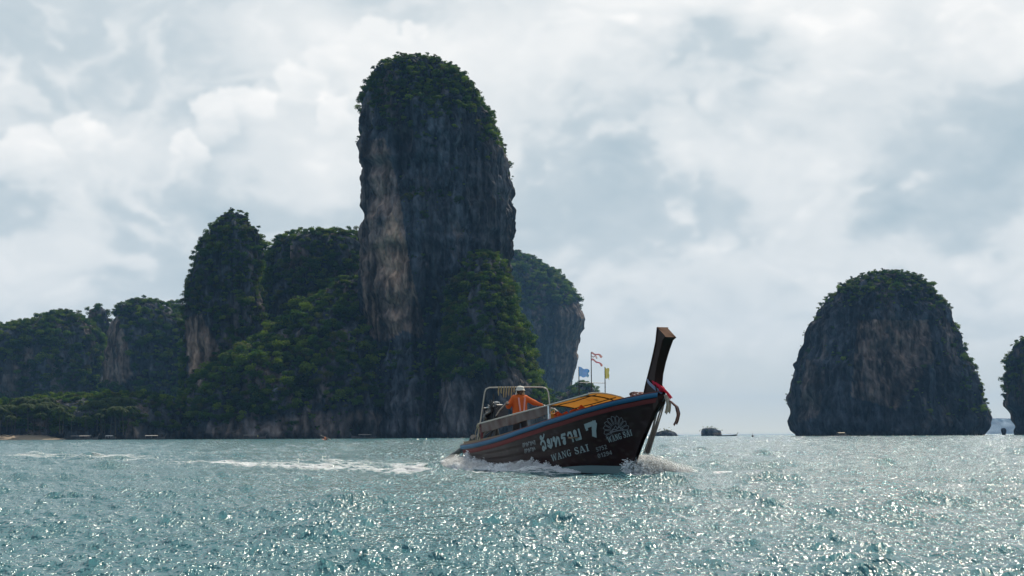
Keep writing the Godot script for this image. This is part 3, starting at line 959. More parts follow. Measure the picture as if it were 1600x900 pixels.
func longtail_boat():
	var boat := thing("longtail_boat", "dark maroon longtail boat with tall prow and white lettering, speeding past", "boat")
	boat.transform = boat_xf
	var paint := mat(Color(0.030, 0.0085, 0.008), 0.42, 0.28)
	paint.vertex_color_use_as_albedo = true
	paint.albedo_color = Color(1, 1, 1)
	var blue := mat(Color(0.020, 0.11, 0.21), 0.5, 0.35)
	var red := mat(Color(0.16, 0.026, 0.025), 0.6, 0.3)
	var dark_red := mat(Color(0.10, 0.012, 0.015), 0.5)
	var white := mat(Color(0.55, 0.58, 0.58), 0.55)
	var letter := mat(Color(0.25, 0.31, 0.31), 0.7, 0.3)
	var wood := mat(Color(0.22, 0.15, 0.085), 0.8)
	var prow_wood := mat(Color(0.028, 0.009, 0.006), 0.5, 0.3)
	var cut_wood := mat(Color(0.075, 0.03, 0.015), 0.8, 0.2)
	var pipe := mat(Color(0.42, 0.39, 0.33), 0.4, 0.5)
	var iron := mat(Color(0.012, 0.013, 0.016), 0.45, 0.6, 0.3)
	var steel := mat(Color(0.35, 0.35, 0.36), 0.35, 0.5, 0.8)
	M.iron = iron; M.steel = steel; M.pipe = pipe; M.white = white; M.wood = wood
	# hull, outside and inside
	var grime := fnl(301, 1.4, 4)
	var b := MB.new()
	for sd in [1.0, -1.0]:
		var rows := []
		for i in 43:
			var row := []
			var lap := 0.016 * (1.0 - fposmod(i / 6.0 - 0.001, 1.0))      # lapped planks
			for j in 91: row.append(hull_pt(j / 90.0, i / 42.0, sd, lap * (1.0 - pow(j / 90.0, 6.0))))
			rows.append(row)
		if sd > 0: rows.reverse()
		b.grid(rows)
	var tr := []
	for i in 8:
		var row := []
		for j in 7:
			var p := hull_pt(0.0, i / 7.0, 1.0)
			row.append(Vector3(p.x, p.y, p.z * (1.0 - j / 3.0)))
		tr.append(row)
	b.grid(tr)
	for i in b.v.size():
		var p := b.v[i]
		var g := grime.get_noise_3d(p.x * 0.8, p.y * 0.5, p.z)
		var wear_sheen: float = smoothstep(7.0, 1.0, p.x) * 0.85 + 0.02 + 0.3 * g + 0.45 * smoothstep(0.22, 0.5, grime.get_noise_3d(p.x * 2.2 + 40.0, p.y * 3.5, p.z))  # scuffs and grime, plus a reflected grey sheen painted in towards the stern
		b.c[i] = Color(0.017, 0.0035, 0.0032).lerp(Color(0.075, 0.055, 0.048), clampf(wear_sheen, 0, 1))
	put("hull", b.mesh(paint), boat)
	b = MB.new()
	for sd in [1.0, -1.0]:
		var rows := []
		for i in 8:
			var row := []
			for j in 61: row.append(hull_pt(lerpf(0.01, 0.985, j / 60.0), lerpf(0.3, 0.985, i / 7.0), sd, -0.045))
			rows.append(row)
		b.grid(rows)
	var fl := []
	for k in 2:
		var row := []
		for j in 31:
			var s := lerpf(0.5, 10.8, j / 30.0)
			row.append(Vector3(s, 0.22 + s * 0.03, (hull_z(s, 0.22 + s * 0.03) - 0.05) * (1.0 if k == 0 else -1.0)))
		fl.append(row)
	b.grid(fl)
	put("inner_planking", b.mesh(wood), boat)
	# rub rail, stripes, boot top
	b = MB.new(); band(b, -0.015, 0.10, 0.055, 0.0, 1.0, 80); put("rub_rail", b.mesh(blue), boat)
	b = MB.new(); band(b, 0.125, 0.245, 0.022, 0.0, 1.0, 80); put("side_stripe", b.mesh(red), boat)
	b = MB.new(); band(b, -0.05, -0.016, 0.03, 0.0, 1.0, 80); put("cap_rail", b.mesh(dark_red), boat)
	b = MB.new()
	for sd in [1.0, -1.0]:
		var rows := []
		for k in 3:
			var row := []
			for i in 41:
				var u := lerpf(0.60, 0.998, i / 40.0)
				var top: float = 0.10 + 0.13 * smoothstep(0.60, 0.85, u)
				var y: float = lerpf(0.02, top, k / 2.0)
				var hg: float = smooth_interp(u * 12.6, SHEER)
				row.append(hull_pt(u, (y + 0.4) / (hg + 0.4), sd, 0.020))
			rows.append(row)
		if sd > 0: rows.reverse()
		b.grid(rows)
	put("boot_stripe", b.mesh(mat(Color(0.16, 0.23, 0.23), 0.6, 0.3)), boat)
	# stern and side decks, foredeck
	for k in 5:
		b = MB.new()
		var z0 := -0.8 + k * 0.32
		b.box(Vector3(0.75, 0.765, z0 * 0.78 + 0.128), Vector3(1.3, 0.045, 0.235), Basis(Vector3.BACK, 0.03))
		put("stern_plank", b.mesh(wood), boat)
	for sd in [1.0, -1.0]:
		b = MB.new()
		var rows := [[], [], [], []]
		for i in 31:
			var s := lerpf(0.15, 7.2, i / 30.0)
			var h: float = smooth_interp(s, SHEER)
			var z: float = (hull_z(s, h - 0.01) - 0.03) * sd
			rows[0].append(Vector3(s, h - 0.02, z)); rows[1].append(Vector3(s, h + 0.14, z))
			rows[2].append(Vector3(s, h + 0.14, z - 0.20 * sd)); rows[3].append(Vector3(s, h - 0.02, z - 0.20 * sd))
		for k in 3:
			var pr := [rows[k], rows[k + 1]]
			if sd < 0: pr.reverse()
			b.grid(pr)
		put("side_deck", b.mesh(wood), boat)
	b = MB.new()
	var fd := []
	for k in 5:
		var row := []
		for i in 16:
			var s := lerpf(10.0, 12.25, i / 15.0)
			var h: float = smooth_interp(s, SHEER) - 0.02
			row.append(Vector3(s, h + 0.02 * (1.0 - absf(k - 2.0) / 2.0), hull_z(s, h) * (1.0 - k / 2.0) * 0.97))
		fd.append(row)
	b.grid(fd)
	put("foredeck", b.mesh(wood), boat)
	# platform at the stern on which the boatman stands
	b = MB.new(); b.box(Vector3(3.4, 0.755, 0), Vector3(1.4, 0.09, 1.5)); put("stern_platform", b.mesh(wood), boat)
	for s in [4.9, 6.2, 7.6, 8.9]:
		b = MB.new(); b.box(Vector3(s, 0.32 + s * 0.075, 0), Vector3(0.26, 0.04, 1.75)); put("thwart", b.mesh(wood), boat)
	# the prow
	b = MB.new()
	var K := [[1.1, 11.62, 0.08, 0.03], [1.6, 12.0, 0.22, 0.07], [1.85, 12.18, 0.42, 0.105], [2.0, 12.16, 0.44, 0.112], [2.15, 12.16, 0.38, 0.116], [2.35, 12.16, 0.28, 0.118], [2.6, 12.26, 0.225, 0.122], [2.9, 12.42, 0.20, 0.128], [3.2, 12.60, 0.20, 0.14], [3.45, 12.76, 0.215, 0.155], [3.66, 12.89, 0.235, 0.168]]
	var prs := []
	for k in K:
		var row := []
		var sh := 0.14 if k == K[-1] else 0.0      # the slanting top cut: high behind, low in front
		var fa: float = k[2]; var zw: float = k[3]
		for c in [[-1, -1], [-1, 1], [1, 1], [1, -1]]:
			var pz: float = c[1]; var px: float = c[0]
			var bev := 0.022
			var y: float = k[0]
			for e in ([0, 1] if (px * pz > 0) else [1, 0]):
				var dx: float = px * (fa - (bev if e == 1 else 0.0)); var dz: float = pz * (zw - (bev if e == 0 else 0.0))
				row.append(Vector3(k[1] + dx, y - sh * px, dz))
		prs.append(row)
	for i in 8:      # faces between the bevels stay flat
		var j := (i + 1) % 8
		var st := []
		for row in prs: st.append([row[i], row[j]])
		b.grid(st)
	put("prow", b.mesh(prow_wood), boat)
	b = MB.new()
	var tp: Array = prs[-1]
	var mid := Vector3.ZERO
	for p in tp: mid += p / 8.0
	for i in 8:
		b.tri(mid + Vector3(0, 0.004, 0), tp[(i + 1) % 8] + Vector3(0.0, 0.004, 0), tp[i] + Vector3(0, 0.004, 0))
	put("prow_end_grain", b.mesh(cut_wood), boat)
	# pipe arch over the stern
	b = MB.new()
	b.tube([Vector3(1.95, 0.85, 0.86), Vector3(2.25, 1.6, 0.84), Vector3(2.52, 2.40, 0.82), Vector3(2.56, 2.50, 0.79), Vector3(2.60, 2.545, 0.70), Vector3(2.75, 2.555, 0.3), Vector3(3.0, 2.56, -0.3), Vector3(3.22, 2.55, -0.85), Vector3(3.28, 2.50, -0.96), Vector3(3.32, 2.38, -1.0), Vector3(3.46, 1.6, -1.02), Vector3(3.56, 0.95, -1.02)], 0.021, 8)
	put("stern_arch", b.mesh(pipe), boat)
	# weathered eave board and its pipe, with posts
	b = MB.new()
	var er := [[], [], [], []]
	for i in 25:
		var s := lerpf(2.42, 7.72, i / 24.0)
		var y: float = lerpf(1.43, 1.905, i / 24.0) + 0.012 * sin(i * 0.9)
		er[0].append(Vector3(s, y - 0.30 + 0.05 * i / 24.0, 0.955)); er[1].append(Vector3(s, y - 0.02, 0.965)); er[2].append(Vector3(s, y - 0.02, 0.93)); er[3].append(Vector3(s, y - 0.30 + 0.05 * i / 24.0, 0.92))
	for k in 4: b.grid([er[(k + 1) % 4], er[k]])
	var weath := mat(Color(1, 1, 1), 0.85)
	weath.vertex_color_use_as_albedo = true
	for i in b.v.size():
		var g := grime.get_noise_3d(b.v[i].x * 2.0, b.v[i].y * 9.0, 3.0)
		b.c[i] = Color(0.16, 0.125, 0.11).lerp(Color(0.075, 0.03, 0.026), clampf(0.4 + g * 1.6, 0, 1))
	put("eave_board", b.mesh(weath), boat)
	b = MB.new(); b.tube([Vector3(2.32, 1.42, 0.955), Vector3(5.0, 1.665, 0.965), Vector3(7.72, 1.905, 0.955), Vector3(10.2, 2.145, 0.93)], 0.024, 7)
	put("eave_pipe", b.mesh(pipe), boat)
	b = MB.new(); b.tube([Vector3(3.39, 1.97, -1.0), Vector3(3.50, 1.95, -0.86), Vector3(3.66, 1.925, -0.74), Vector3(4.2, 1.86, -0.80), Vector3(4.36, 1.78, -0.84), Vector3(4.42, 1.5, -0.88), Vector3(4.45, 0.95, -0.92)], 0.022, 8); put("grab_rail", b.mesh(pipe), boat)
	for q in [[2.55, 0.84, 1.40], [7.66, 1.36, 1.89]]:
		b = MB.new(); b.bar(Vector3(q[0], q[1], 0.93), Vector3(q[0], q[2], 0.94), 0.07, 0.07); put("roof_post", b.mesh(dark_red if q[0] < 3.0 else weath), boat)
	for q in [[7.66, 1.34, 1.60, -0.93], [10.0, 1.70, 1.75, -0.66]]:
		b = MB.new(); b.bar(Vector3(q[0], q[1], q[3]), Vector3(q[0], q[2], q[3] * 1.2), 0.05, 0.05); put("roof_post", b.mesh(weath), boat)
	# canopy: amber cloth over ribs and battens
	var cloth := mat(Color(0.33, 0.20, 0.07), 0.9)
	cloth.backlight_enabled = true
	cloth.backlight = Color(0.60, 0.41, 0.17)
	b = MB.new()
	var cr := []
	for i in 15:
		var row := []
		for j in 21:
			row.append(canopy(lerpf(7.35, 10.22, i / 14.0), lerpf(0.95, -0.95, j / 20.0)))
		cr.append(row)
	b.grid(cr)
	var roof := put("canopy", b.mesh(cloth), boat)
	for s in [7.5, 9.75]:
		b = MB.new()
		var pts := []
		for j in 15: pts.append(canopy(s, lerpf(0.95, -0.95, j / 14.0)) - Vector3(0, 0.02, 0))
		b.tube(pts, 0.017, 6)
		put("rib", b.mesh(iron), roof)
	for z in [0.70, 0.12, -0.62]:
		b = MB.new()
		var pts := []
		for j in 9: pts.append(canopy(lerpf(7.36, 10.2, j / 8.0), z) - Vector3(0, 0.04, 0))
		b.tube(pts, 0.014, 6)
		put("batten", b.mesh(iron), roof)
	b = MB.new()
	var rim := []
	for j in 15: rim.append(canopy(10.22, lerpf(0.95, -0.95, j / 14.0)) + Vector3(0.012, 0.012, 0))
	b.tube(rim, 0.02, 6)
	put("canopy_hem", b.mesh(mat(Color(0.5, 0.42, 0.33), 0.8)), roof)
	engine(boat)
	# lashings at the after end of the eave
	var rope := mat(Color(0.32, 0.27, 0.19), 0.9)
	M.rope = rope
	b = MB.new()
	for k in 5:
		var c := Vector3(2.36 + k * 0.035, 1.36, 0.95)
		var lp := []
		for i in 13: lp.append(c + Vector3(0.02 * sin(i), 0.075 * sin(TAU * i / 12.0), 0.07 * cos(TAU * i / 12.0)))
		b.tube(lp, 0.014, 5)
	b.tube([Vector3(2.38, 1.30, 0.98), Vector3(2.44, 1.1, 1.0), Vector3(2.52, 0.86, 0.97)], 0.013, 5)
	b.tube([Vector3(2.32, 1.34, 0.98), Vector3(2.05, 1.15, 0.95), Vector3(1.95, 0.9, 0.9)], 0.011, 5)
	put("rope_lashing", b.mesh(rope), boat)
	# a line and a towing ring hanging under the stern quarter
	b = MB.new()
	b.tube([Vector3(-0.15, 0.66, 0.62), Vector3(-0.17, 0.50, 0.63), Vector3(-0.17, 0.42, 0.63)], 0.011, 5)
	var lp2 := []
	for i in 13: lp2.append(Vector3(-0.17 + 0.045 * cos(TAU * i / 12.0), 0.33 + 0.10 * sin(TAU * i / 12.0), 0.63))
	b.tube(lp2, 0.011, 5)
	put("hanging_line", b.mesh(iron), boat)
	b = MB.new()
	b.tube([Vector3(0.25, 0.62, 0.66), Vector3(0.25, 0.34, 0.68)], 0.012, 5)
	for q in [0.19, 0.13]:
		var lp3 := []
		for i in 17: lp3.append(Vector3(0.28 + q * cos(TAU * i / 16.0), 0.20 + q * sin(TAU * i / 16.0), 0.70 + 0.2 * q * cos(TAU * i / 16.0)))
		b.tube(lp3, 0.016, 6)
	put("stern_ring", b.mesh(iron), boat)
	lettering(boat, letter, white)


func canopy(s: float, z: float) -> Vector3:
	var y: float = lerpf(1.875, 2.155, (s - 7.35) / 2.87)
	var aft: float = clampf((9.2 - s) / 1.8, 0.0, 1.0)
	y += interp(z, [[-0.95, -0.60 + 0.05 * aft], [-0.6, -0.38 + 0.04 * aft], [-0.3, -0.185 + 0.03 * aft], [0.0, -0.08 + 0.01 * aft], [0.3, -0.02], [0.62, 0.015], [0.85, 0.01], [0.95, -0.01]])
	return Vector3(s, y - 0.012 * sin((s - 7.35) * PI * 1.0) * sin((z + 0.95) * 3.3), z)

func engine(boat: Node3D):
	var root := Node3D.new()
	root.name = "engine"
	boat.add_child(root)
	root.position = Vector3(1.45, 1.72, 0.0)
	root.rotation.z = 0.20
	var iron: Material = M.iron; var steel: Material = M.steel
	var b := MB.new()
	b.box(Vector3(0.0, -0.05, 0), Vector3(0.86, 0.36, 0.40), Basis(), 0.04)
	b.box(Vector3(0.0, -0.28, 0), Vector3(0.62, 0.14, 0.30), Basis(), 0.03)
	for k in 6: b.box(Vector3(-0.36 + k * 0.14, -0.04, 0.205), Vector3(0.03, 0.30, 0.03))
	put("engine_block", b.mesh(iron), root)
	b = MB.new()
	b.box(Vector3(0.02, 0.20, 0), Vector3(0.70, 0.13, 0.26), Basis(), 0.03)
	for k in 4: b.tube([Vector3(-0.24 + k * 0.17, 0.25, 0.0), Vector3(-0.24 + k * 0.17, 0.33, 0.0)], 0.035, 8)
	put("cylinder_head", b.mesh(iron), root)
	b = MB.new()
	for k in 4: b.tube([Vector3(-0.24 + k * 0.17, 0.19, 0.14), Vector3(-0.22 + k * 0.17, 0.16, 0.24), Vector3(-0.1 + k * 0.1, 0.04, 0.27)], 0.03, 7)
	b.tube([Vector3(-0.3, 0.03, 0.28), Vector3(0.35, 0.05, 0.28)], 0.045, 8)
	b.tube([Vector3(0.30, 0.05, 0.28), Vector3(0.36, 0.24, 0.30), Vector3(0.37, 0.40, 0.30)], 0.035, 8)
	put("exhaust_manifold", b.mesh(iron), root)
	b = MB.new()
	b.tube([Vector3(-0.08, 0.30, -0.02), Vector3(0.12, 0.31, -0.02)], 0.11, 14)
	put("air_filter", b.mesh(M.steel), root)
	b = MB.new()
	b.tube([Vector3(0.46, -0.03, 0), Vector3(0.52, -0.03, 0)], 0.21, 18)
	b.tube([Vector3(0.52, 0.10, 0), Vector3(0.55, 0.10, 0)], 0.09, 12)
	put("flywheel", b.mesh(iron), root)
	b = MB.new()
	b.box(Vector3(-0.50, 0.10, 0.0), Vector3(0.12, 0.48, 0.46), Basis(), 0.025)
	for k in 9: b.box(Vector3(-0.567, 0.10, -0.18 + k * 0.045), Vector3(0.02, 0.40, 0.012), Basis(), 0.002)
	put("radiator", b.mesh(iron), root)
	b = MB.new()
	b.tube([Vector3(-0.35, -0.02, 0.24), Vector3(-0.13, -0.02, 0.24)], 0.085, 12)
	b.tube([Vector3(-0.13, -0.02, 0.24), Vector3(-0.09, -0.02, 0.24)], 0.10, 12)
	put("alternator", b.mesh(iron), root)
	for q in [[Vector3(-0.30, 0.30, 0.10), 0.16, 0.035], [Vector3(0.1, 0.36, 0.0), 0.18, 0.03], [Vector3(0.42, 0.30, 0.16), 0.12, 0.03], [Vector3(-0.62, -0.36, 0.30), 0.14, 0.035], [Vector3(0.66, -0.30, 0.2), 0.13, 0.04]]:
		b = MB.new(); b.box(q[0], Vector3(q[1], q[2], 0.14), Basis(Vector3.UP, 0.3)); put("bright_cover", b.mesh(M.white), root)
	b = MB.new()
	b.tube([Vector3(0.2, 0.20, 0.2), Vector3(0.42, 0.30, 0.24), Vector3(0.5, 0.1, 0.2), Vector3(0.45, -0.2, 0.2)], 0.022, 6)
	b.tube([Vector3(-0.45, 0.28, 0.1), Vector3(-0.2, 0.36, 0.16), Vector3(0.0, 0.26, 0.2)], 0.02, 6)
	b.tube([Vector3(-0.5, -0.1, 0.2), Vector3(-0.2, -0.26, 0.26), Vector3(0.3, -0.24, 0.26)], 0.025, 6)
	put("hose", b.mesh(iron), root)
	b = MB.new()
	b.tube([Vector3(-0.55, 0.0, -0.15), Vector3(-0.47, 0.55, -0.15), Vector3(-0.42, 0.78, -0.15)], 0.028, 8)
	put("exhaust_pipe", b.mesh(iron), root)
	# pivot and mount
	b = MB.new()
	b.bar(Vector3(1.35, 0.74, 0), Vector3(1.42, 1.42, 0), 0.14, 0.14)
	b.bar(Vector3(1.1, 0.76, 0.28), Vector3(1.4, 1.3, 0.06), 0.06, 0.06)
	b.bar(Vector3(1.1, 0.76, -0.28), Vector3(1.4, 1.3, -0.06), 0.06, 0.06)
	b.bar(Vector3(1.8, 0.76, 0.25), Vector3(1.5, 1.35, 0.06), 0.06, 0.06)
	b.box(Vector3(1.42, 1.40, 0), Vector3(0.7, 0.06, 0.36))
	put("engine_mount", b.mesh(M.iron), boat)
	# the long tail: shaft housing, brace, propeller
	b = MB.new()
	b.tube([Vector3(1.2, 1.52, 0), Vector3(0.2, 1.12, 0), Vector3(-0.6, 0.84, 0.0)], [0.075, 0.075, 0.075], 9)
	b.tube([Vector3(-0.6, 0.84, 0.0), Vector3(-3.15, 0.20, 0.0), Vector3(-4.3, -0.1, 0.0)], [0.095, 0.08, 0.07], 9)
	b.tube([Vector3(-0.45, 0.99, 0.0), Vector3(-0.65, 0.83, 0.0), Vector3(-0.85, 0.68, 0.0)], 0.13, 9)
	b.tube([Vector3(0.9, 1.22, 0), Vector3(-0.6, 0.70, 0.0), Vector3(-2.2, 0.38, 0.0)], 0.028, 7)
	put("propeller_shaft", b.mesh(M.iron), boat)
	b = MB.new()
	for k in 2:
		var bas := Basis(Vector3(0.96, 0.27, 0).normalized(), PI * k)
		b.box(Vector3(-4.3, -0.1, 0) + bas * Vector3(0, 0.13, 0), Vector3(0.03, 0.22, 0.10), bas * Basis(Vector3.UP, 0.5))
	put("propeller", b.mesh(M.steel), boat)
	b = MB.new()
	b.tube([Vector3(1.55, 1.56, 0.12), Vector3(2.4, 1.83, 0.28), Vector3(3.5, 2.09, 0.46)], [0.022, 0.02, 0.019], 7)
	put("tiller", b.mesh(mat(Color(0.33, 0.30, 0.28), 0.6)), boat)

func lettering(boat: Node3D, letter: Material, white: Material):
	var serif := SystemFont.new(); serif.font_names = PackedStringArray(["Droid Serif"]); serif.font_weight = 700
	var sans := SystemFont.new(); sans.font_names = PackedStringArray(["Droid Sans"]); sans.font_weight = 700
	var dir := Vector2(1.84, 0.296).normalized()
	var up := Vector2(-0.05, 1.0)
	var b := MB.new()
	# big latin name
	text_on_hull(b, "WANG", serif, 0.255, Vector2(7.52, 0.315), Vector2(8.55, 0.49), up)
	put("boat_name", b.mesh(letter), boat)
	b = MB.new()
	text_on_hull(b, "SAI", serif, 0.255, Vector2(8.72, 0.52), Vector2(9.38, 0.63), up)
	put("boat_name", b.mesh(letter), boat)
	# small latin name under the emblem
	b = MB.new()
	text_on_hull(b, "WANG", serif, 0.215, Vector2(10.22, 0.845), Vector2(10.80, 0.955), up)
	put("boat_name", b.mesh(letter), boat)
	b = MB.new()
	text_on_hull(b, "SAI", serif, 0.215, Vector2(10.87, 0.97), Vector2(11.24, 1.045), up)
	put("boat_name", b.mesh(letter), boat)
	# registration numbers
	b = MB.new()
	text_on_hull(b, "5752", sans, 0.155, Vector2(9.66, 0.60), Vector2(10.12, 0.69), up)
	put("registration_number", b.mesh(mat(Color(0.16, 0.18, 0.18), 0.7, 0.3)), boat)
	b = MB.new()
	text_on_hull(b, "01294", sans, 0.155, Vector2(9.66, 0.43), Vector2(10.27, 0.54), up)
	put("registration_number", b.mesh(mat(Color(0.16, 0.18, 0.18), 0.7, 0.3)), boat)
	# the figure seven
	b = MB.new()
	var o := Vector2(9.48, 0.985)
	var e7 := Vector2(0.92, 0.19)
	ribbon(b, [Vector2(0.03, 0.30), Vector2(0.03, 0.22)], 0.11, o, e7, up)
	ribbon(b, [Vector2(0.0, 0.31), Vector2(0.50, 0.31)], 0.125, o, e7, up, 0.024)
	ribbon(b, [Vector2(0.46, 0.29), Vector2(0.36, 0.16), Vector2(0.30, 0.02)], 0.19, o, e7, up, 0.026)
	put("boat_number", b.mesh(letter), boat)
	# the Thai name: six letters and the vowel sign over the first
	b = MB.new()
	var ot := Vector2(7.06, 0.60)
	var et := Vector2(1.06, 0.178)
	var w := 0.07
	# wo waen with mai han akat
	glyph(b, [arc(0.13, 0.06, 0.045, 270, -90, 10), [Vector2(0.17, 0.05), Vector2(0.26, 0.05), Vector2(0.27, 0.17)], arc(0.15, 0.16, 0.115, 0, 165, 9)], 0.0, w, ot, et, up)
	glyph(b, [arc(0.10, 0.37, 0.04, 0, 360, 9), [Vector2(0.14, 0.36), Vector2(0.17, 0.33), Vector2(0.24, 0.35), Vector2(0.30, 0.43)]], 0.0, w * 0.8, ot, et, up)
	# ngo ngu
	glyph(b, [arc(0.12, 0.21, 0.042, 0, 360, 9), [Vector2(0.17, 0.21), Vector2(0.18, 0.02), Vector2(0.27, 0.08), Vector2(0.29, 0.24)], [Vector2(0.18, 0.02), Vector2(0.06, 0.10)]], 0.33, w, ot, et, up)
	# tho thahan
	glyph(b, [arc(0.07, 0.21, 0.042, 0, 360, 9), [Vector2(0.10, 0.19), Vector2(0.10, 0.01)], [Vector2(0.10, 0.02), Vector2(0.24, 0.23), Vector2(0.31, 0.20), Vector2(0.31, 0.01)]], 0.68, w, ot, et, up)
	# ro ruea
	glyph(b, [arc(0.15, 0.05, 0.042, 0, 360, 9), [Vector2(0.19, 0.07), Vector2(0.21, 0.15), Vector2(0.07, 0.18), Vector2(0.10, 0.25), Vector2(0.26, 0.25)]], 1.06, w, ot, et, up)
	# sara aa
	glyph(b, [[Vector2(0.03, 0.19), Vector2(0.09, 0.25), Vector2(0.19, 0.24), Vector2(0.21, 0.16), Vector2(0.21, 0.0)]], 1.40, w, ot, et, up)
	# yo yak
	glyph(b, [arc(0.10, 0.21, 0.042, 0, 360, 9), [Vector2(0.07, 0.17), Vector2(0.14, 0.12), Vector2(0.07, 0.10), Vector2(0.08, 0.02), Vector2(0.29, 0.02), Vector2(0.29, 0.26)]], 1.68, w, ot, et, up)
	put("boat_name_thai", b.mesh(letter), boat)
	# the emblem: a fan of eleven petals over a little rising shape
	b = MB.new()
	var oe := Vector2(10.66, 1.17)
	var ee := Vector2(1.30, 0.10); var ue := Vector2(0.10, 1.0)
	for k in 11:
		var a := deg_to_rad(lerpf(204.0, -14.0, k / 10.0))
		var d := Vector2(cos(a), sin(a)); var n := Vector2(-d.y, d.x)
		var lp := []
		for i in 13:
			var f := i / 12.0
			var wd: float = 0.05 * sin(PI * clampf(f, 0, 1)) 
			var r: float = 0.17 + 0.22 * (1.0 - absf(2.0 * f - 1.0))
			var sgn := -1.0 if f < 0.5 else 1.0
			var spread: float = 0.018 + 0.030 * smoothstep(0.17, 0.33, r) if (f > 0.08 and f < 0.92) else 0.018
			if r > 0.365: spread *= 0.55
			lp.append(d * r + n * spread * sgn)
		ribbon(b, lp, 0.016, oe, ee, ue)
	ribbon(b, [Vector2(-0.20, -0.03), Vector2(-0.10, 0.05), Vector2(0.0, 0.03), Vector2(0.10, 0.08), Vector2(0.21, 0.02)], 0.022, oe, ee, ue, 0.024)
	ribbon(b, [Vector2(-0.13, -0.01), Vector2(0.0, 0.13), Vector2(0.05, 0.05), Vector2(0.10, 0.12), Vector2(0.15, 0.02)], 0.018, oe, ee, ue, 0.026)
	ribbon(b, [Vector2(-0.20, -0.035), Vector2(0.0, -0.005), Vector2(0.21, 0.0)], 0.03, oe, ee, ue, 0.028)
	put("petal_emblem", b.mesh(mat(Color(0.135, 0.14, 0.15), 0.7, 0.3)), boat)
	# a small worn block of writing towards the stern, no longer legible
	for row in 2:
		b = MB.new()
		var os := Vector2(5.98, 0.70) if row == 0 else Vector2(6.04, 0.53)
		var es := Vector2(1.0, 0.115)
		for k in (7 if row == 0 else 6):
			var x0 := k * 0.118
			ribbon(b, [Vector2(x0, 0.02 + 0.02 * (k % 2)), Vector2(x0 + 0.02, 0.12), Vector2(x0 + 0.085, 0.11 - 0.03 * (k % 3))], 0.03, os, es, up)
			if k % 2 == 0: ribbon(b, [Vector2(x0 + 0.07, 0.01), Vector2(x0 + 0.08, 0.09)], 0.028, os, es, up, 0.025)
		var wr := put("worn_writing", b.mesh(mat(Color(0.24, 0.26, 0.26), 0.7, 0.3)), boat)
		tag(wr, "", "", "", "stuff")

func glyph(b: MB, strokes: Array, x: float, w: float, o: Vector2, e: Vector2, up: Vector2):
	var k := 0
	for st in strokes:
		var pts := []
		for p in st: pts.append(Vector2((p.x + x) * 1.0, p.y))
		ribbon(b, pts, w, o, e, up, 0.022 + 0.002 * k)
		k += 1

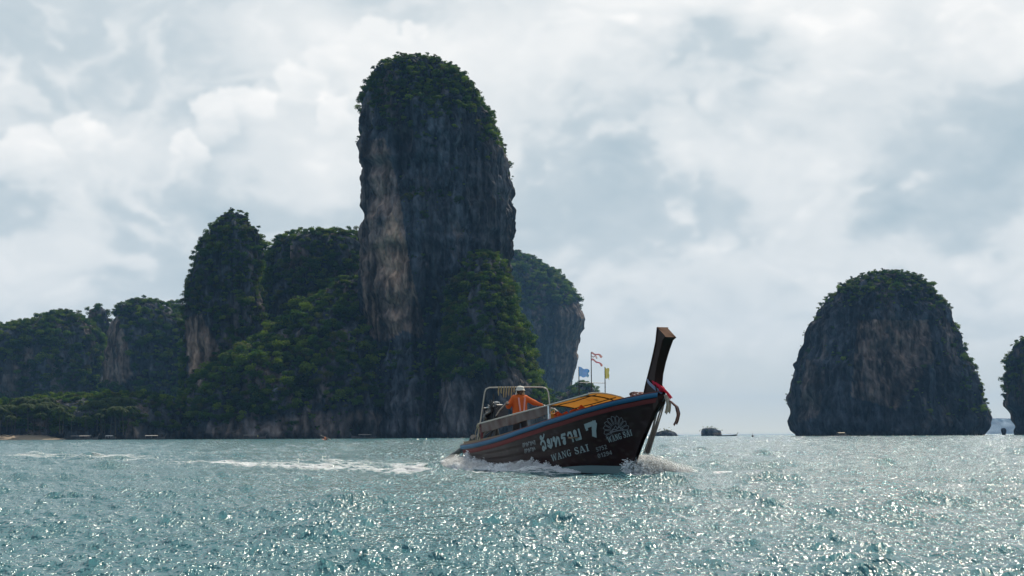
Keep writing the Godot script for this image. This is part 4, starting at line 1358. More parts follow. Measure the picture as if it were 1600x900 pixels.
# ---------------------------------------------------------------- the boatman
# tapered capsules joined by a smooth minimum, meshed as surface nets
func skin(b: MB, bones: Array, cell: float, k := 40.0):
	var lo := Vector3.ONE * 1e9; var hi := -lo
	for q in bones:
		var m: float = maxf(q[2], q[3]) + cell * 3.0
		for p in [q[0], q[1]]:
			lo = lo.min(p - Vector3.ONE * m); hi = hi.max(p + Vector3.ONE * m)
	var nx := int((hi.x - lo.x) / cell) + 2; var ny := int((hi.y - lo.y) / cell) + 2; var nz := int((hi.z - lo.z) / cell) + 2
	var f := PackedFloat32Array(); f.resize(nx * ny * nz)
	for q in bones:
		var a: Vector3 = q[0]; var d: Vector3 = q[1] - q[0]; var ra: float = q[2]; var rb: float = q[3]
		var sc: Vector3 = q[4] if q.size() > 4 else Vector3.ONE       # flattening of the section
		var dd := maxf((d * sc).dot(d * sc), 1e-9)
		var m := maxf(ra, rb) + 0.05
		var l: Vector3 = ((q[0] as Vector3).min(q[1]) - Vector3.ONE * m - lo) / cell; var h: Vector3 = ((q[0] as Vector3).max(q[1]) + Vector3.ONE * m - lo) / cell
		for z in range(maxi(int(l.z), 0), mini(int(h.z) + 1, nz)):
			for y in range(maxi(int(l.y), 0), mini(int(h.y) + 1, ny)):
				var o := (z * ny + y) * nx
				for x in range(maxi(int(l.x), 0), mini(int(h.x) + 1, nx)):
					var p := lo + Vector3(x, y, z) * cell - a
					var t := clampf((p * sc).dot(d * sc) / dd, 0.0, 1.0)
					var dist := ((p - d * t) * sc).length() - lerpf(ra, rb, t)
					f[o + x] += exp(-k * dist)
	# inside where the sum passes 1
	var id := PackedInt32Array(); id.resize(nx * ny * nz); id.fill(-1)
	var corners := [0, 1, nx, nx + 1, nx * ny, nx * ny + 1, nx * ny + nx, nx * ny + nx + 1]
	var offs := [Vector3(0, 0, 0), Vector3(1, 0, 0), Vector3(0, 1, 0), Vector3(1, 1, 0), Vector3(0, 0, 1), Vector3(1, 0, 1), Vector3(0, 1, 1), Vector3(1, 1, 1)]
	var edges := [[0, 1], [2, 3], [4, 5], [6, 7], [0, 2], [1, 3], [4, 6], [5, 7], [0, 4], [1, 5], [2, 6], [3, 7]]
	for z in nz - 1:
		for y in ny - 1:
			for x in nx - 1:
				var i := (z * ny + y) * nx + x
				var n := 0
				for c in 8:
					if f[i + corners[c]] > 1.0: n += 1
				if n == 0 or n == 8: continue
				var s := Vector3.ZERO; var cnt := 0
				for e in edges:
					var fa := f[i + corners[e[0]]]; var fb := f[i + corners[e[1]]]
					if (fa > 1.0) == (fb > 1.0): continue
					var la := log(maxf(fa, 1e-6)); var lb := log(maxf(fb, 1e-6))
					s += (offs[e[0]] as Vector3).lerp(offs[e[1]], la / (la - lb)); cnt += 1
				var g := Vector3(f[i + 1] - f[i], f[i + nx] - f[i], f[i + nx * ny] - f[i])
				var gl := Vector3(log(maxf(f[i + 1] + f[i + nx + 1] + f[i + nx * ny + 1] + f[i + nx * ny + nx + 1], 1e-6)) - log(maxf(f[i] + f[i + nx] + f[i + nx * ny] + f[i + nx * ny + nx], 1e-6)), log(maxf(f[i + nx] + f[i + nx + 1] + f[i + nx * ny + nx] + f[i + nx * ny + nx + 1], 1e-6)) - log(maxf(f[i] + f[i + 1] + f[i + nx * ny] + f[i + nx * ny + 1], 1e-6)), log(maxf(f[i + nx * ny] + f[i + nx * ny + 1] + f[i + nx * ny + nx] + f[i + nx * ny + nx + 1], 1e-6)) - log(maxf(f[i] + f[i + 1] + f[i + nx] + f[i + nx + 1], 1e-6)))
				id[i] = b.vert(lo + (Vector3(x, y, z) + s / cnt) * cell, -gl.normalized() if gl.length() > 1e-6 else Vector3.UP)
	for z in range(1, nz - 1):
		for y in range(1, ny - 1):
			for x in range(1, nx - 1):
				var i := (z * ny + y) * nx + x
				var ins := f[i] > 1.0
				for ax in 3:
					var st: int = [1, nx, nx * ny][ax]
					if (f[i + st] > 1.0) == ins: continue
					var u: int = [nx, nx * ny, 1][ax]; var w: int = [nx * ny, 1, nx][ax]
					var q := [id[i], id[i - u], id[i - u - w], id[i - w]]
					if q.min() < 0: continue
					if ins: b.ix.append_array(PackedInt32Array([q[0], q[2], q[1], q[0], q[3], q[2]]))
					else: b.ix.append_array(PackedInt32Array([q[0], q[1], q[2], q[0], q[2], q[3]]))

func V(x: float, y: float, z: float) -> Vector3: return Vector3(x, y, z)

func hand(b: MB, wrist: Vector3, fwd: Vector3, palm: Vector3, thumb_side: float, curl: float):
	# fwd along the hand, palm the way the palm faces; thumb on the +/- side
	var side := fwd.cross(palm).normalized() * thumb_side
	var bones := []
	var kn := wrist + fwd * 0.085
	bones.append([wrist, wrist + fwd * 0.05, 0.026, 0.03])
	for i in 4:
		var o := side * (0.030 - i * 0.020)
		bones.append([wrist + fwd * 0.02 + o * 0.6, kn + o, 0.016, 0.0125])
		var l: float = [0.040, 0.045, 0.042, 0.033][i]
		var p := kn + o; var d := fwd
		for sgm in 3:
			d = (d * cos(curl) + palm * sin(curl)).normalized() if sgm == 0 else d.rotated(fwd.cross(palm).normalized(), curl)
			var q: Vector3 = p + d * l * [1.0, 0.68, 0.52][sgm]
			bones.append([p, q, 0.0105 - sgm * 0.001, 0.0095 - sgm * 0.001])
			p = q
	var tb := wrist + fwd * 0.03 + side * 0.026
	var t1 := tb + (side * 0.7 + fwd * 0.6 + palm * 0.35).normalized() * 0.045
	var t2 := t1 + (fwd * 0.7 + palm * 0.8 + side * 0.1).normalized() * 0.032
	bones.append([tb, t1, 0.016, 0.012]); bones.append([t1, t2, 0.012, 0.0095])
	skin(b, bones, 0.0055, 150.0)

func boatman():
	var o := thing("person", "boatman in orange shirt and white sun hat standing at the tiller", "person")
	o.transform = boat_xf * Transform3D(Basis(), Vector3(3.38, 0.76, 0.0)).scaled_local(Vector3.ONE * 1.04)
	var skinm := mat(Color(0.13, 0.062, 0.036), 0.55)
	skinm.subsurf_scatter_enabled = true; skinm.subsurf_scatter_strength = 0.05
	var shirt := mat(Color(0.62, 0.115, 0.016), 0.85)
	shirt.backlight_enabled = true; shirt.backlight = Color(0.5, 0.14, 0.03)
	var pants := mat(Color(0.012, 0.011, 0.014), 0.9)
	var hatm := mat(Color(0.62, 0.58, 0.50), 0.9)
	hatm.backlight_enabled = true; hatm.backlight = Color(0.35, 0.33, 0.28)
	var shR := V(0.0, 1.385, 0.185); var elR := V(-0.10, 1.15, 0.32); var wrR := V(0.06, 1.225, 0.43)
	var shL := V(0.02, 1.385, -0.185); var elL := V(0.10, 1.25, -0.43); var wrL := V(0.20, 1.17, -0.66)
	var b := MB.new()
	# body: trunk, neck, limbs in one skin
	skin(b, [[V(0, 0.95, 0), V(0, 1.12, 0), 0.125, 0.115, V(1, 1, 0.8)], [V(0, 1.12, 0), V(0.0, 1.34, 0), 0.115, 0.13, V(1, 1, 0.75)], [V(0.0, 1.38, 0.10), V(0.0, 1.38, -0.10), 0.07, 0.07], [V(0.0, 1.40, 0), V(0.035, 1.50, 0), 0.055, 0.05],
		[shR, elR, 0.05, 0.04], [elR, wrR, 0.04, 0.027], [shL, elL, 0.05, 0.04], [elL, wrL, 0.04, 0.027],
		[V(0, 0.92, 0.09), V(0.03, 0.50, 0.13), 0.085, 0.06], [V(0.03, 0.50, 0.13), V(-0.01, 0.09, 0.15), 0.06, 0.038], [V(0, 0.92, -0.09), V(0.06, 0.50, -0.14), 0.085, 0.06], [V(0.06, 0.50, -0.14), V(0.04, 0.09, -0.17), 0.06, 0.038],
		[V(-0.04, 0.04, 0.15), V(0.14, 0.03, 0.17), 0.04, 0.03], [V(0.0, 0.04, -0.17), V(0.18, 0.03, -0.20), 0.04, 0.03]], 0.02, 40.0)
	# head, looking ahead and a little down
	var hc := V(0.055, 1.60, 0.0)
	var hb := Basis(Vector3.BACK, -0.12)
	var hd := []
	for q in [[V(-0.02, 0.03, 0), V(0.01, 0.03, 0), 0.085, 0.085], [V(0.02, -0.05, 0), V(0.055, -0.075, 0), 0.055, 0.04], [V(0.07, 0.005, 0.0), V(0.098, -0.032, 0), 0.010, 0.016], [V(0.082, 0.026, 0.025), V(0.082, 0.026, -0.025), 0.015, 0.015], [V(0.0, -0.005, 0.083), V(-0.01, -0.03, 0.081), 0.018, 0.011], [V(0.0, -0.005, -0.083), V(-0.01, -0.03, -0.081), 0.018, 0.011], [V(0.06, -0.02, 0.04), V(0.055, -0.03, 0.045), 0.022, 0.02], [V(0.06, -0.02, -0.04), V(0.055, -0.03, -0.045), 0.022, 0.02], [V(0.086, -0.062, 0.018), V(0.086, -0.062, -0.018), 0.009, 0.009], [V(-0.01, -0.06, 0), V(-0.03, -0.13, 0), 0.05, 0.052]]:
		hd.append([hc + hb * q[0], hc + hb * q[1], q[2], q[3]])
	skin(b, hd, 0.007, 110.0)
	hand(b, wrR, V(0.62, 0.15, 0.30).normalized(), V(0.1, -1, 0.1).normalized(), 1.0, 0.85)
	hand(b, wrL, V(0.35, -0.25, -0.85).normalized(), V(0.1, -0.95, 0.3).normalized(), -1.0, 0.5)
	put("body", b.mesh(skinm), o)
	for s in [1.0, -1.0]:
		b = MB.new(); b.ball(hc + hb * V(0.079, 0.004, 0.031 * s), V(0.010, 0.009, 0.012)); put("eye", b.mesh(mat(Color(0.05, 0.04, 0.035), 0.2)), o)
	b = MB.new()
	skin(b, [[hc + V(-0.03, 0.02, 0.05), hc + V(-0.05, -0.05, 0.05), 0.05, 0.035], [hc + V(-0.03, 0.02, -0.05), hc + V(-0.05, -0.05, -0.05), 0.05, 0.035]], 0.012, 60.0)
	put("hair", b.mesh(mat(Color(0.01, 0.009, 0.008), 0.6)), o)
	b = MB.new()
	skin(b, [[V(0, 0.90, 0), V(0, 1.10, 0), 0.17, 0.155, V(1, 1, 0.76)], [V(0, 1.10, 0), V(0.0, 1.33, 0), 0.15, 0.168, V(1, 1, 0.72)], [V(0.0, 1.375, 0.11), V(0.0, 1.375, -0.11), 0.092, 0.092], [V(0.0, 1.40, 0), V(0.02, 1.455, 0), 0.07, 0.062],
		[shR, elR, 0.088, 0.072], [elR, wrR.lerp(elR, 0.12), 0.062, 0.047], [shL, elL, 0.088, 0.072], [elL, wrL.lerp(elL, 0.12), 0.062, 0.047]], 0.018, 45.0)
	put("shirt", b.mesh(shirt), o)
	b = MB.new()
	var hem := []
	for q in [[1.02, 0.168, 0.212], [0.95, 0.180, 0.224], [0.885, 0.188, 0.230], [0.87, 0.182, 0.223], [0.90, 0.174, 0.214]]:
		var row := []
		for j in 22:
			var a := TAU * j / 22.0
			var wv: float = 1.0 + 0.03 * sin(a * 5.0) * (1.02 - q[0]) * 7.0
			row.append(V(cos(a) * q[1] * 0.93 * wv, q[0], -sin(a) * q[2] * wv))
		hem.append(row)
	hem.reverse()
	b.grid(hem, true)
	put("shirt_hem", b.mesh(shirt), o)
	b = MB.new()
	b.box(V(0.18, 1.20, 0.085), V(0.014, 0.40, 0.05), Basis(Vector3.BACK, 0.05) * Basis(Vector3.RIGHT, 0.12))
	b.box(V(0.18, 1.20, -0.075), V(0.014, 0.40, 0.05), Basis(Vector3.BACK, 0.05) * Basis(Vector3.RIGHT, -0.10))
	put("scarf", b.mesh(mat(Color(0.66, 0.30, 0.27), 0.85)), o)
	b = MB.new()
	skin(b, [[V(0, 0.92, 0.03), V(0, 0.92, -0.03), 0.135, 0.135], [V(0, 0.90, 0.09), V(0.03, 0.50, 0.13), 0.115, 0.092], [V(0.03, 0.50, 0.13), V(-0.01, 0.10, 0.15), 0.092, 0.075], [V(0, 0.90, -0.09), V(0.06, 0.50, -0.14), 0.115, 0.092], [V(0.06, 0.50, -0.14), V(0.04, 0.10, -0.17), 0.092, 0.075]], 0.022, 45.0)
	put("trousers", b.mesh(pants), o)
	b = MB.new()
	b.box(V(0.20, 0.85, -0.10), V(0.03, 0.16, 0.12), Basis(Vector3.UP, 0.6))
	put("shirt_tail", b.mesh(mat(Color(0.62, 0.36, 0.06), 0.85)), o)
	# hat: crown, brim and neck flap
	b = MB.new()
	var rows := []
	for q in [[0.0, 0.118], [0.02, 0.116], [0.06, 0.108], [0.085, 0.08], [0.095, 0.04], [0.097, 0.002]]:
		var row := []
		for j in 20: row.append(hc + hb * (V(-0.008, 0.05 + q[0], 0) + V(cos(TAU * j / 20.0) * q[1] * 1.05, 0, -sin(TAU * j / 20.0) * q[1])))
		rows.append(row)
	rows.reverse()
	b.grid(rows, true)
	put("hat_crown", b.mesh(hatm), o)
	b = MB.new()
	rows = []
	for q in [[0.112, 0.052], [0.135, 0.045], [0.160, 0.034], [0.112, 0.046]]:
		var row := []
		for j in 24:
			var a := TAU * j / 24.0
			row.append(hc + hb * V(-0.008 + cos(a) * q[0] * (1.12 if cos(a) > 0 else 0.95), q[1] - 0.03 * absf(sin(a)) * (q[0] - 0.11) * 20.0, -sin(a) * q[0]))
		rows.append(row)
	rows.reverse()
	b.grid(rows, true)
	put("hat_brim", b.mesh(hatm), o)
	b = MB.new()
	rows = []
	for i in 5:
		var row := []
		for j in 13:
			var a := lerpf(PI * 0.42, PI * 1.58, j / 12.0)
			var r := 0.118 + i * 0.008
			row.append(hc + hb * V(-0.008 + cos(a) * r, 0.045 - i * 0.042, -sin(a) * r * 0.98))
		rows.append(row)
	b.grid(rows)
	put("neck_flap", b.mesh(hatm), o)

# ---------------------------------------------------------------- flags, cloths, gear
func boat_pt(x: float, y: float, z: float) -> Vector3: return boat_xf * Vector3(x, y, z)

func flag(label: String, base: Vector3, h: float, pole_top: float, pieces: Array):
	# base in boat axes; pieces: [colour, height above base of the top edge, hoist, length, phase, droop]
	var o := thing("flag", label, "flag")
	o.transform = boat_xf * Transform3D(Basis(), base)
	var b := MB.new()
	b.tube([Vector3(0, -0.06, 0), Vector3(0.003, h * 0.5, 0), Vector3(0, h, 0)], [0.016, 0.014, 0.011], 7)
	put("pole", b.mesh(M.iron), o)
	var fly := (boat_xf.basis.inverse() * Vector3(0.96, 0.0, -0.25)).normalized()
	var sidew := fly.cross(Vector3.UP)
	for q in pieces:
		b = MB.new()
		var rows := []
		for i in 7:
			var row := []
			for j in 17:
				var f := j / 16.0
				var y: float = q[1] - q[2] * (i / 6.0) * (1.0 - f * float(q[6])) - f * f * q[5] - f * float(q[6]) * q[2] * 0.35
				row.append(Vector3(0.012, y, 0) + fly * f * q[3] * (0.93 + 0.07 * sin(i * 1.7 + q[4])) + sidew * 0.045 * sin(f * 8.0 + q[4] + i * 0.35) * f + Vector3(0, 0.018 * sin(f * 9.0 + q[4]), 0))
			rows.append(row)
		b.grid(rows)
		var m := mat(q[0], 0.95, 0.1)
		m.backlight_enabled = true
		var cc: Color = q[0]
		m.backlight = Color(0.45, 0.45, 0.45)
		put("cloth", b.mesh(m), o)

func strip(b: MB, path: Array, across: Vector3, w0: float, w1: float, waves: float, amp: float):
	# cloth hanging along a path, with folds across
	var n := 22
	var rows := []
	var cv := Curve3D.new()
	for p in path: cv.add_point(p)
	var ln := 0.0
	for i in path.size() - 1: ln += (path[i + 1] - path[i]).length()
	for i in n + 1:
		var f := float(i) / n
		var p := cv.sample_baked(cv.get_baked_length() * f)
		var d := (cv.sample_baked(cv.get_baked_length() * minf(f + 0.03, 1.0)) - cv.sample_baked(cv.get_baked_length() * maxf(f - 0.03, 0.0))).normalized()
		var nn := d.cross(across).normalized()
		var row := []
		for j in 15:
			var t := j / 14.0 - 0.5
			row.append(p + across * t * lerpf(w0, w1, f) + nn * amp * sin(t * waves + f * 2.0) * (0.4 + f))
		rows.append(row)
	b.grid(rows)

func cloth_mat(c: Color, through: Color, a := 1.0) -> StandardMaterial3D:
	var m := mat(c, 0.9)
	m.backlight_enabled = true
	m.backlight = through
	if a < 1.0:
		m.transparency = BaseMaterial3D.TRANSPARENCY_ALPHA
		m.albedo_color.a = a
	return m

func loose_things():
	# flags on the canopy
	flag("blue pennant on the left pole above the canopy", Vector3(8.92, 2.14, 0.6), 0.80, 0.8, [[Color(0.0, 0.30, 0.72), 0.78, 0.27, 0.30, 0.4, 0.06, 0.25]])
	flag("tattered red and white flag on the tallest pole", Vector3(8.88, 2.10, 0.2), 1.25, 1.25, [[Color(0.62, 0.20, 0.22), 1.24, 0.06, 0.33, 1.4, 0.10, 0.5], [Color(0.70, 0.55, 0.56), 1.16, 0.05, 0.20, 2.4, 0.05, 0.5], [Color(0.62, 0.16, 0.20), 1.06, 0.06, 0.33, 0.4, 0.17, 0.5]])
	flag("small yellow flag on the right pole above the canopy", Vector3(8.72, 1.93, -0.3), 1.02, 1.02, [[Color(0.55, 0.50, 0.05), 1.0, 0.30, 0.14, 2.1, 0.04, 0.1]])
	var bo: Node3D = get_node("longtail_boat")
	var b := MB.new()
	b.tube([Vector3(8.93, 2.50, 0.62), Vector3(8.72, 2.50, -0.32)], 0.010, 6)
	put("flag_crossbar", b.mesh(mat(Color(0.25, 0.26, 0.27), 0.5)), bo)
	# tied round the prow
	b = MB.new()
	for k in 3:
		var lp := []
		for i in 17:
			var a := TAU * i / 16.0
			lp.append(Vector3(12.24 + 0.30 * cos(a), 2.33 - 0.16 * cos(a) - 0.028 * k + 0.06 * sin(a), 0.15 * sin(a)))
		b.tube(lp, 0.017, 6)
	var o := put("prow_sash", b.mesh(cloth_mat(Color(0.22, 0.26, 0.36), Color(0.3, 0.3, 0.35))))
	o.transform = boat_xf
	tag(o, "pale blue sash wound round the foot of the prow", "sash")
	b = MB.new()
	b.ball(Vector3(12.56, 2.22, -0.02), Vector3(0.06, 0.08, 0.09))
	strip(b, [Vector3(12.55, 2.30, 0.05), Vector3(12.66, 2.22, -0.02), Vector3(12.76, 2.10, -0.09), Vector3(12.84, 1.98, -0.14)], Vector3(0.2, 0.5, -0.8).normalized(), 0.08, 0.07, 9.0, 0.03)
	strip(b, [Vector3(12.34, 2.40, 0.14), Vector3(12.48, 2.33, 0.09), Vector3(12.58, 2.24, 0.0)], Vector3(0.1, 0.9, 0.2).normalized(), 0.10, 0.14, 8.0, 0.02)
	o = put("red_ribbon", b.mesh(cloth_mat(Color(0.50, 0.012, 0.04), Color(0.5, 0.05, 0.08))))
	o.transform = boat_xf
	tag(o, "bright red ribbon knotted round the prow", "ribbon")
	b = MB.new()
	strip(b, [Vector3(12.66, 2.08, -0.08), Vector3(12.70, 1.85, -0.14), Vector3(12.62, 1.70, -0.16), Vector3(12.55, 1.60, -0.16)], Vector3(0.5, 0.1, -0.85).normalized(), 0.10, 0.16, 11.0, 0.04)
	o = put("white_cloth", b.mesh(cloth_mat(Color(0.42, 0.38, 0.33), Color(0.3, 0.28, 0.25))))
	o.transform = boat_xf
	tag(o, "crumpled white cloth hanging under the prow", "cloth")
	b = MB.new()
	strip(b, [Vector3(12.72, 1.92, -0.16), Vector3(12.90, 1.76, -0.26), Vector3(12.92, 1.58, -0.30), Vector3(12.82, 1.40, -0.30), Vector3(12.74, 1.30, -0.28)], Vector3(0.6, 0.2, -0.75).normalized(), 0.07, 0.12, 10.0, 0.035)
	o = put("pink_cloth", b.mesh(cloth_mat(Color(0.20, 0.115, 0.10), Color(0.2, 0.14, 0.12))))
	o.transform = boat_xf
	tag(o, "curled pinkish-brown cloth strip blowing outermost at the bow", "cloth")
	var gr0 := RandomNumberGenerator.new(); gr0.seed = 9
	b = MB.new()
	for k in 3:
		var f := k / 3.0
		var q := gr0.randf_range(-0.06, 0.06)
		strip(b, [Vector3(12.62 + q, 2.0, -0.04 - 0.08 * f), Vector3(12.28 + 0.10 * f, 1.6, -0.05 - 0.10 * f + q), Vector3(11.88 + 0.16 * f + q, 1.15, -0.06 - 0.12 * f), Vector3(11.46 + 0.16 * f + q, gr0.randf_range(0.55, 0.85), -0.05 - 0.12 * f)], Vector3(0.55 + q * 3.0, 0.25, -0.75).normalized(), 0.05, gr0.randf_range(0.05, 0.10), gr0.randf_range(6.0, 14.0), 0.035)
	o = put("gauze_garland", b.mesh(cloth_mat(Color(0.12, 0.12, 0.12), Color(0.3, 0.3, 0.3))))
	o.transform = boat_xf
	tag(o, "long grey gauze garland streaming down the stem to the water", "garland")
	# garland hung on the pipe arch
	b = MB.new()
	var gr := RandomNumberGenerator.new(); gr.seed = 5
	for k in 8:
		var x := 2.72 + k * 0.03; var z := 0.42 - k * 0.075
		var l := gr.randf_range(0.12, 0.34)
		b.tube([Vector3(x, 2.58, z), Vector3(x + 0.02, 2.52 - l * 0.5, z + 0.03), Vector3(x + gr.randf_range(-0.03, 0.03), 2.54 - l, z + 0.02)], [0.02, 0.022, 0.012], 5)
	o = put("straw_garland", b.mesh(mat(Color(0.30, 0.24, 0.12), 0.9)))
	o.transform = boat_xf
	tag(o, "dry straw-coloured garland hanging from the pipe arch beside the boatman", "garland")
	# life jackets under the canopy
	var spots := [[8.0, 1.46, 0.62, 0.2, "orange life jacket nearest the roof post"], [8.6, 1.52, 0.42, 0.9, "orange life jacket lying in the middle under the canopy"], [9.1, 1.62, 0.45, -0.4, "orange-red life jacket farthest forward under the canopy"], [8.1, 1.42, -0.1, 0.5, "orange life jacket on the far side under the canopy"]]
	var proto: Node3D = null
	for s in spots:
		var j: Node3D
		if proto == null:
			j = thing("life_jacket", "", "life jacket")
			var vb := MB.new()
			for sg in [1.0, -1.0]:
				vb.box(Vector3(0, 0.0, 0.13 * sg), Vector3(0.10, 0.46, 0.22), Basis(Vector3.UP, 0.25 * sg), 0.045)
			vb.box(Vector3(-0.16, 0.0, 0), Vector3(0.08, 0.48, 0.40), Basis(), 0.035)
			vb.box(Vector3(-0.09, 0.25, 0.15), Vector3(0.2, 0.07, 0.10), Basis(), 0.03)
			vb.box(Vector3(-0.09, 0.25, -0.15), Vector3(0.2, 0.07, 0.10), Basis(), 0.03)
			put("vest", vb.mesh(cloth_mat(Color(0.60, 0.085, 0.018), Color(0.4, 0.08, 0.02))), j)
			for y in [-0.12, 0.08]:
				vb = MB.new(); vb.box(Vector3(0.055, y, 0), Vector3(0.012, 0.035, 0.46)); put("strap", vb.mesh(M.iron), j)
			proto = j
		else:
			j = proto.duplicate(); j.name = numbered("life_jacket"); add_child(j, true)
		j.transform = boat_xf * Transform3D(Basis(Vector3.UP, s[3]) * Basis(Vector3.BACK, 0.35), Vector3(s[0], s[1], s[2]))
		tag(j, s[4], "life jacket", "life jackets under the canopy")
	# yellow can and a rolled mat near the roof post
	b = MB.new()
	b.box(Vector3.ZERO, Vector3(0.24, 0.34, 0.18), Basis(), 0.04)
	b.tube([Vector3(-0.05, 0.17, 0), Vector3(-0.05, 0.22, 0)], 0.03, 8)
	b.tube([Vector3(0.06, 0.16, 0), Vector3(0.06, 0.23, 0), Vector3(-0.0, 0.23, 0)], 0.014, 6)
	o = put("fuel_can", b.mesh(mat(Color(0.50, 0.27, 0.02), 0.5)))
	o.transform = boat_xf * Transform3D(Basis(Vector3.UP, 0.4), Vector3(7.2, 1.52, 0.62))
	tag(o, "yellow can standing aft of the canopy post", "can")
	b = MB.new()
	b.tube([Vector3(-0.2, 0, 0), Vector3(0.2, 0.02, 0)], 0.13, 12)
	o = put("rolled_mat", b.mesh(mat(Color(0.25, 0.05, 0.04), 0.9)))
	o.transform = boat_xf * Transform3D(Basis(Vector3.UP, 1.0), Vector3(7.0, 1.22, 0.5))
	tag(o, "dark red rolled mat below the yellow can", "mat")
	# mooring rope coiled on the foredeck
	b = MB.new()
	for k in 7:
		var lp := []
		var r0 := gr.randf_range(0.10, 0.2)
		for i in 15: lp.append(Vector3(r0 * cos(TAU * i / 14.0), 0.03 + k * 0.022 + 0.03 * sin(TAU * i / 14.0 * 2.0 + k), r0 * sin(TAU * i / 14.0)))
		b.tube(lp, 0.018, 5)
	o = put("rope_coil", b.mesh(mat(Color(0.34, 0.20, 0.17), 0.9)))
	o.transform = boat_xf * Transform3D(Basis(), Vector3(11.35, 1.98, 0.06))
	tag(o, "mooring rope coiled on the foredeck behind the prow", "rope")

# ---------------------------------------------------------------- boats far off
func small_boat(called: String, label: String, x: float, d: float, len: float, yaw: float, hull_c: Color, roof_c: Color, prow := 1.0, group := "boats moored along the far shore") -> Node3D:
	var p := at(x, 682.0, d)
	var o := thing(called, label, "boat", Vector3(p.x, 0.0, -d), yaw, group)
	var b := MB.new()
	var rows := []
	for k in 7:
		var row := []
		for i in 17:
			var u := i / 16.0
			var bw: float = 0.85 * pow(sin(PI * clampf(lerpf(0.16, 1.0, u), 0, 1)), 0.55)
			var top: float = 0.55 + 0.9 * pow(u, 3.0) * prow + 0.15 * pow(1.0 - u, 3.0)
			var a: float = [-1.0, -0.9, -0.5, 0.0, 0.5, 0.9, 1.0][k]
			row.append(Vector3((u - 0.5) * len, -0.3 if absf(a) < 0.6 else (top if absf(a) > 0.95 else 0.2), bw * a))
		rows.append(row)
	b.grid(rows)
	put("hull", b.mesh(mat(hull_c, 0.6)), o)
	if prow > 0.5:
		b = MB.new()
		b.bar(Vector3(len * 0.46, 1.0, 0), Vector3(len * 0.56, 2.7, 0), 0.25, 0.35)
		put("prow", b.mesh(mat(hull_c, 0.6)), o)
	b = MB.new()
	var cr := []
	for i in 5:
		var row := []
		for j in 7: row.append(Vector3(lerpf(-0.32, 0.2, i / 4.0) * len, 1.75 + 0.25 * sin(PI * j / 6.0), lerpf(-0.85, 0.85, j / 6.0)))
		cr.append(row)
	b.grid(cr)
	for e in [-0.31, -0.05, 0.19]:
		for z in [-0.8, 0.8]: b.bar(Vector3(e * len, 0.5, z), Vector3(e * len, 1.78, z), 0.06, 0.06)
	put("canopy", b.mesh(mat(roof_c, 0.8)), o)
	b = MB.new()
	b.box(Vector3(-0.46 * len, 1.0, 0), Vector3(0.8, 0.45, 0.4))
	b.tube([Vector3(-0.46 * len, 1.1, 0), Vector3(-0.46 * len - 2.6, 0.1, 0)], 0.06, 5)
	put("motor", b.mesh(M.iron), o)
	return o

func small_person(label: String, p: Vector3, shirt_c: Color, sitting: bool):
	var o := thing("person", label, "person", p)
	var b := MB.new()
	var up := 0.0 if sitting else 0.42
	skin(b, [[V(0, up + 0.15, 0), V(0, up + 0.55, 0), 0.14, 0.16], [V(0, up + 0.58, 0), V(0.02, up + 0.68, 0), 0.06, 0.05], [V(0.02, up + 0.78, 0), V(0.03, up + 0.84, 0), 0.09, 0.085], [V(0, up + 0.52, 0.17), V(0.12, up + 0.28, 0.3), 0.06, 0.045], [V(0.12, up + 0.28, 0.3), V(0.3, up + 0.3, 0.25), 0.045, 0.035], [V(0, up + 0.52, -0.17), V(0.12, up + 0.30, -0.3), 0.06, 0.045], [V(0.12, up + 0.30, -0.3), V(0.3, up + 0.34, -0.25), 0.045, 0.035],
		[V(0, up + 0.12, 0.1), V(0.40 if sitting else 0.03, up + (0.14 if sitting else -0.2), 0.12), 0.09, 0.06], [V(0, up + 0.12, -0.1), V(0.40 if sitting else 0.03, up + (0.14 if sitting else -0.2), -0.12), 0.09, 0.06]], 0.035, 30.0)
	put("body", b.mesh(mat(Color(0.16, 0.08, 0.05), 0.7)), o)
	b = MB.new()
	skin(b, [[V(0, up + 0.16, 0), V(0, up + 0.54, 0), 0.18, 0.19], [V(0, up + 0.52, 0.17), V(0.1, up + 0.33, 0.27), 0.085, 0.07], [V(0, up + 0.52, -0.17), V(0.1, up + 0.33, -0.27), 0.085, 0.07]], 0.04, 30.0)
	put("shirt", b.mesh(mat(shirt_c, 0.85)), o)
	return o

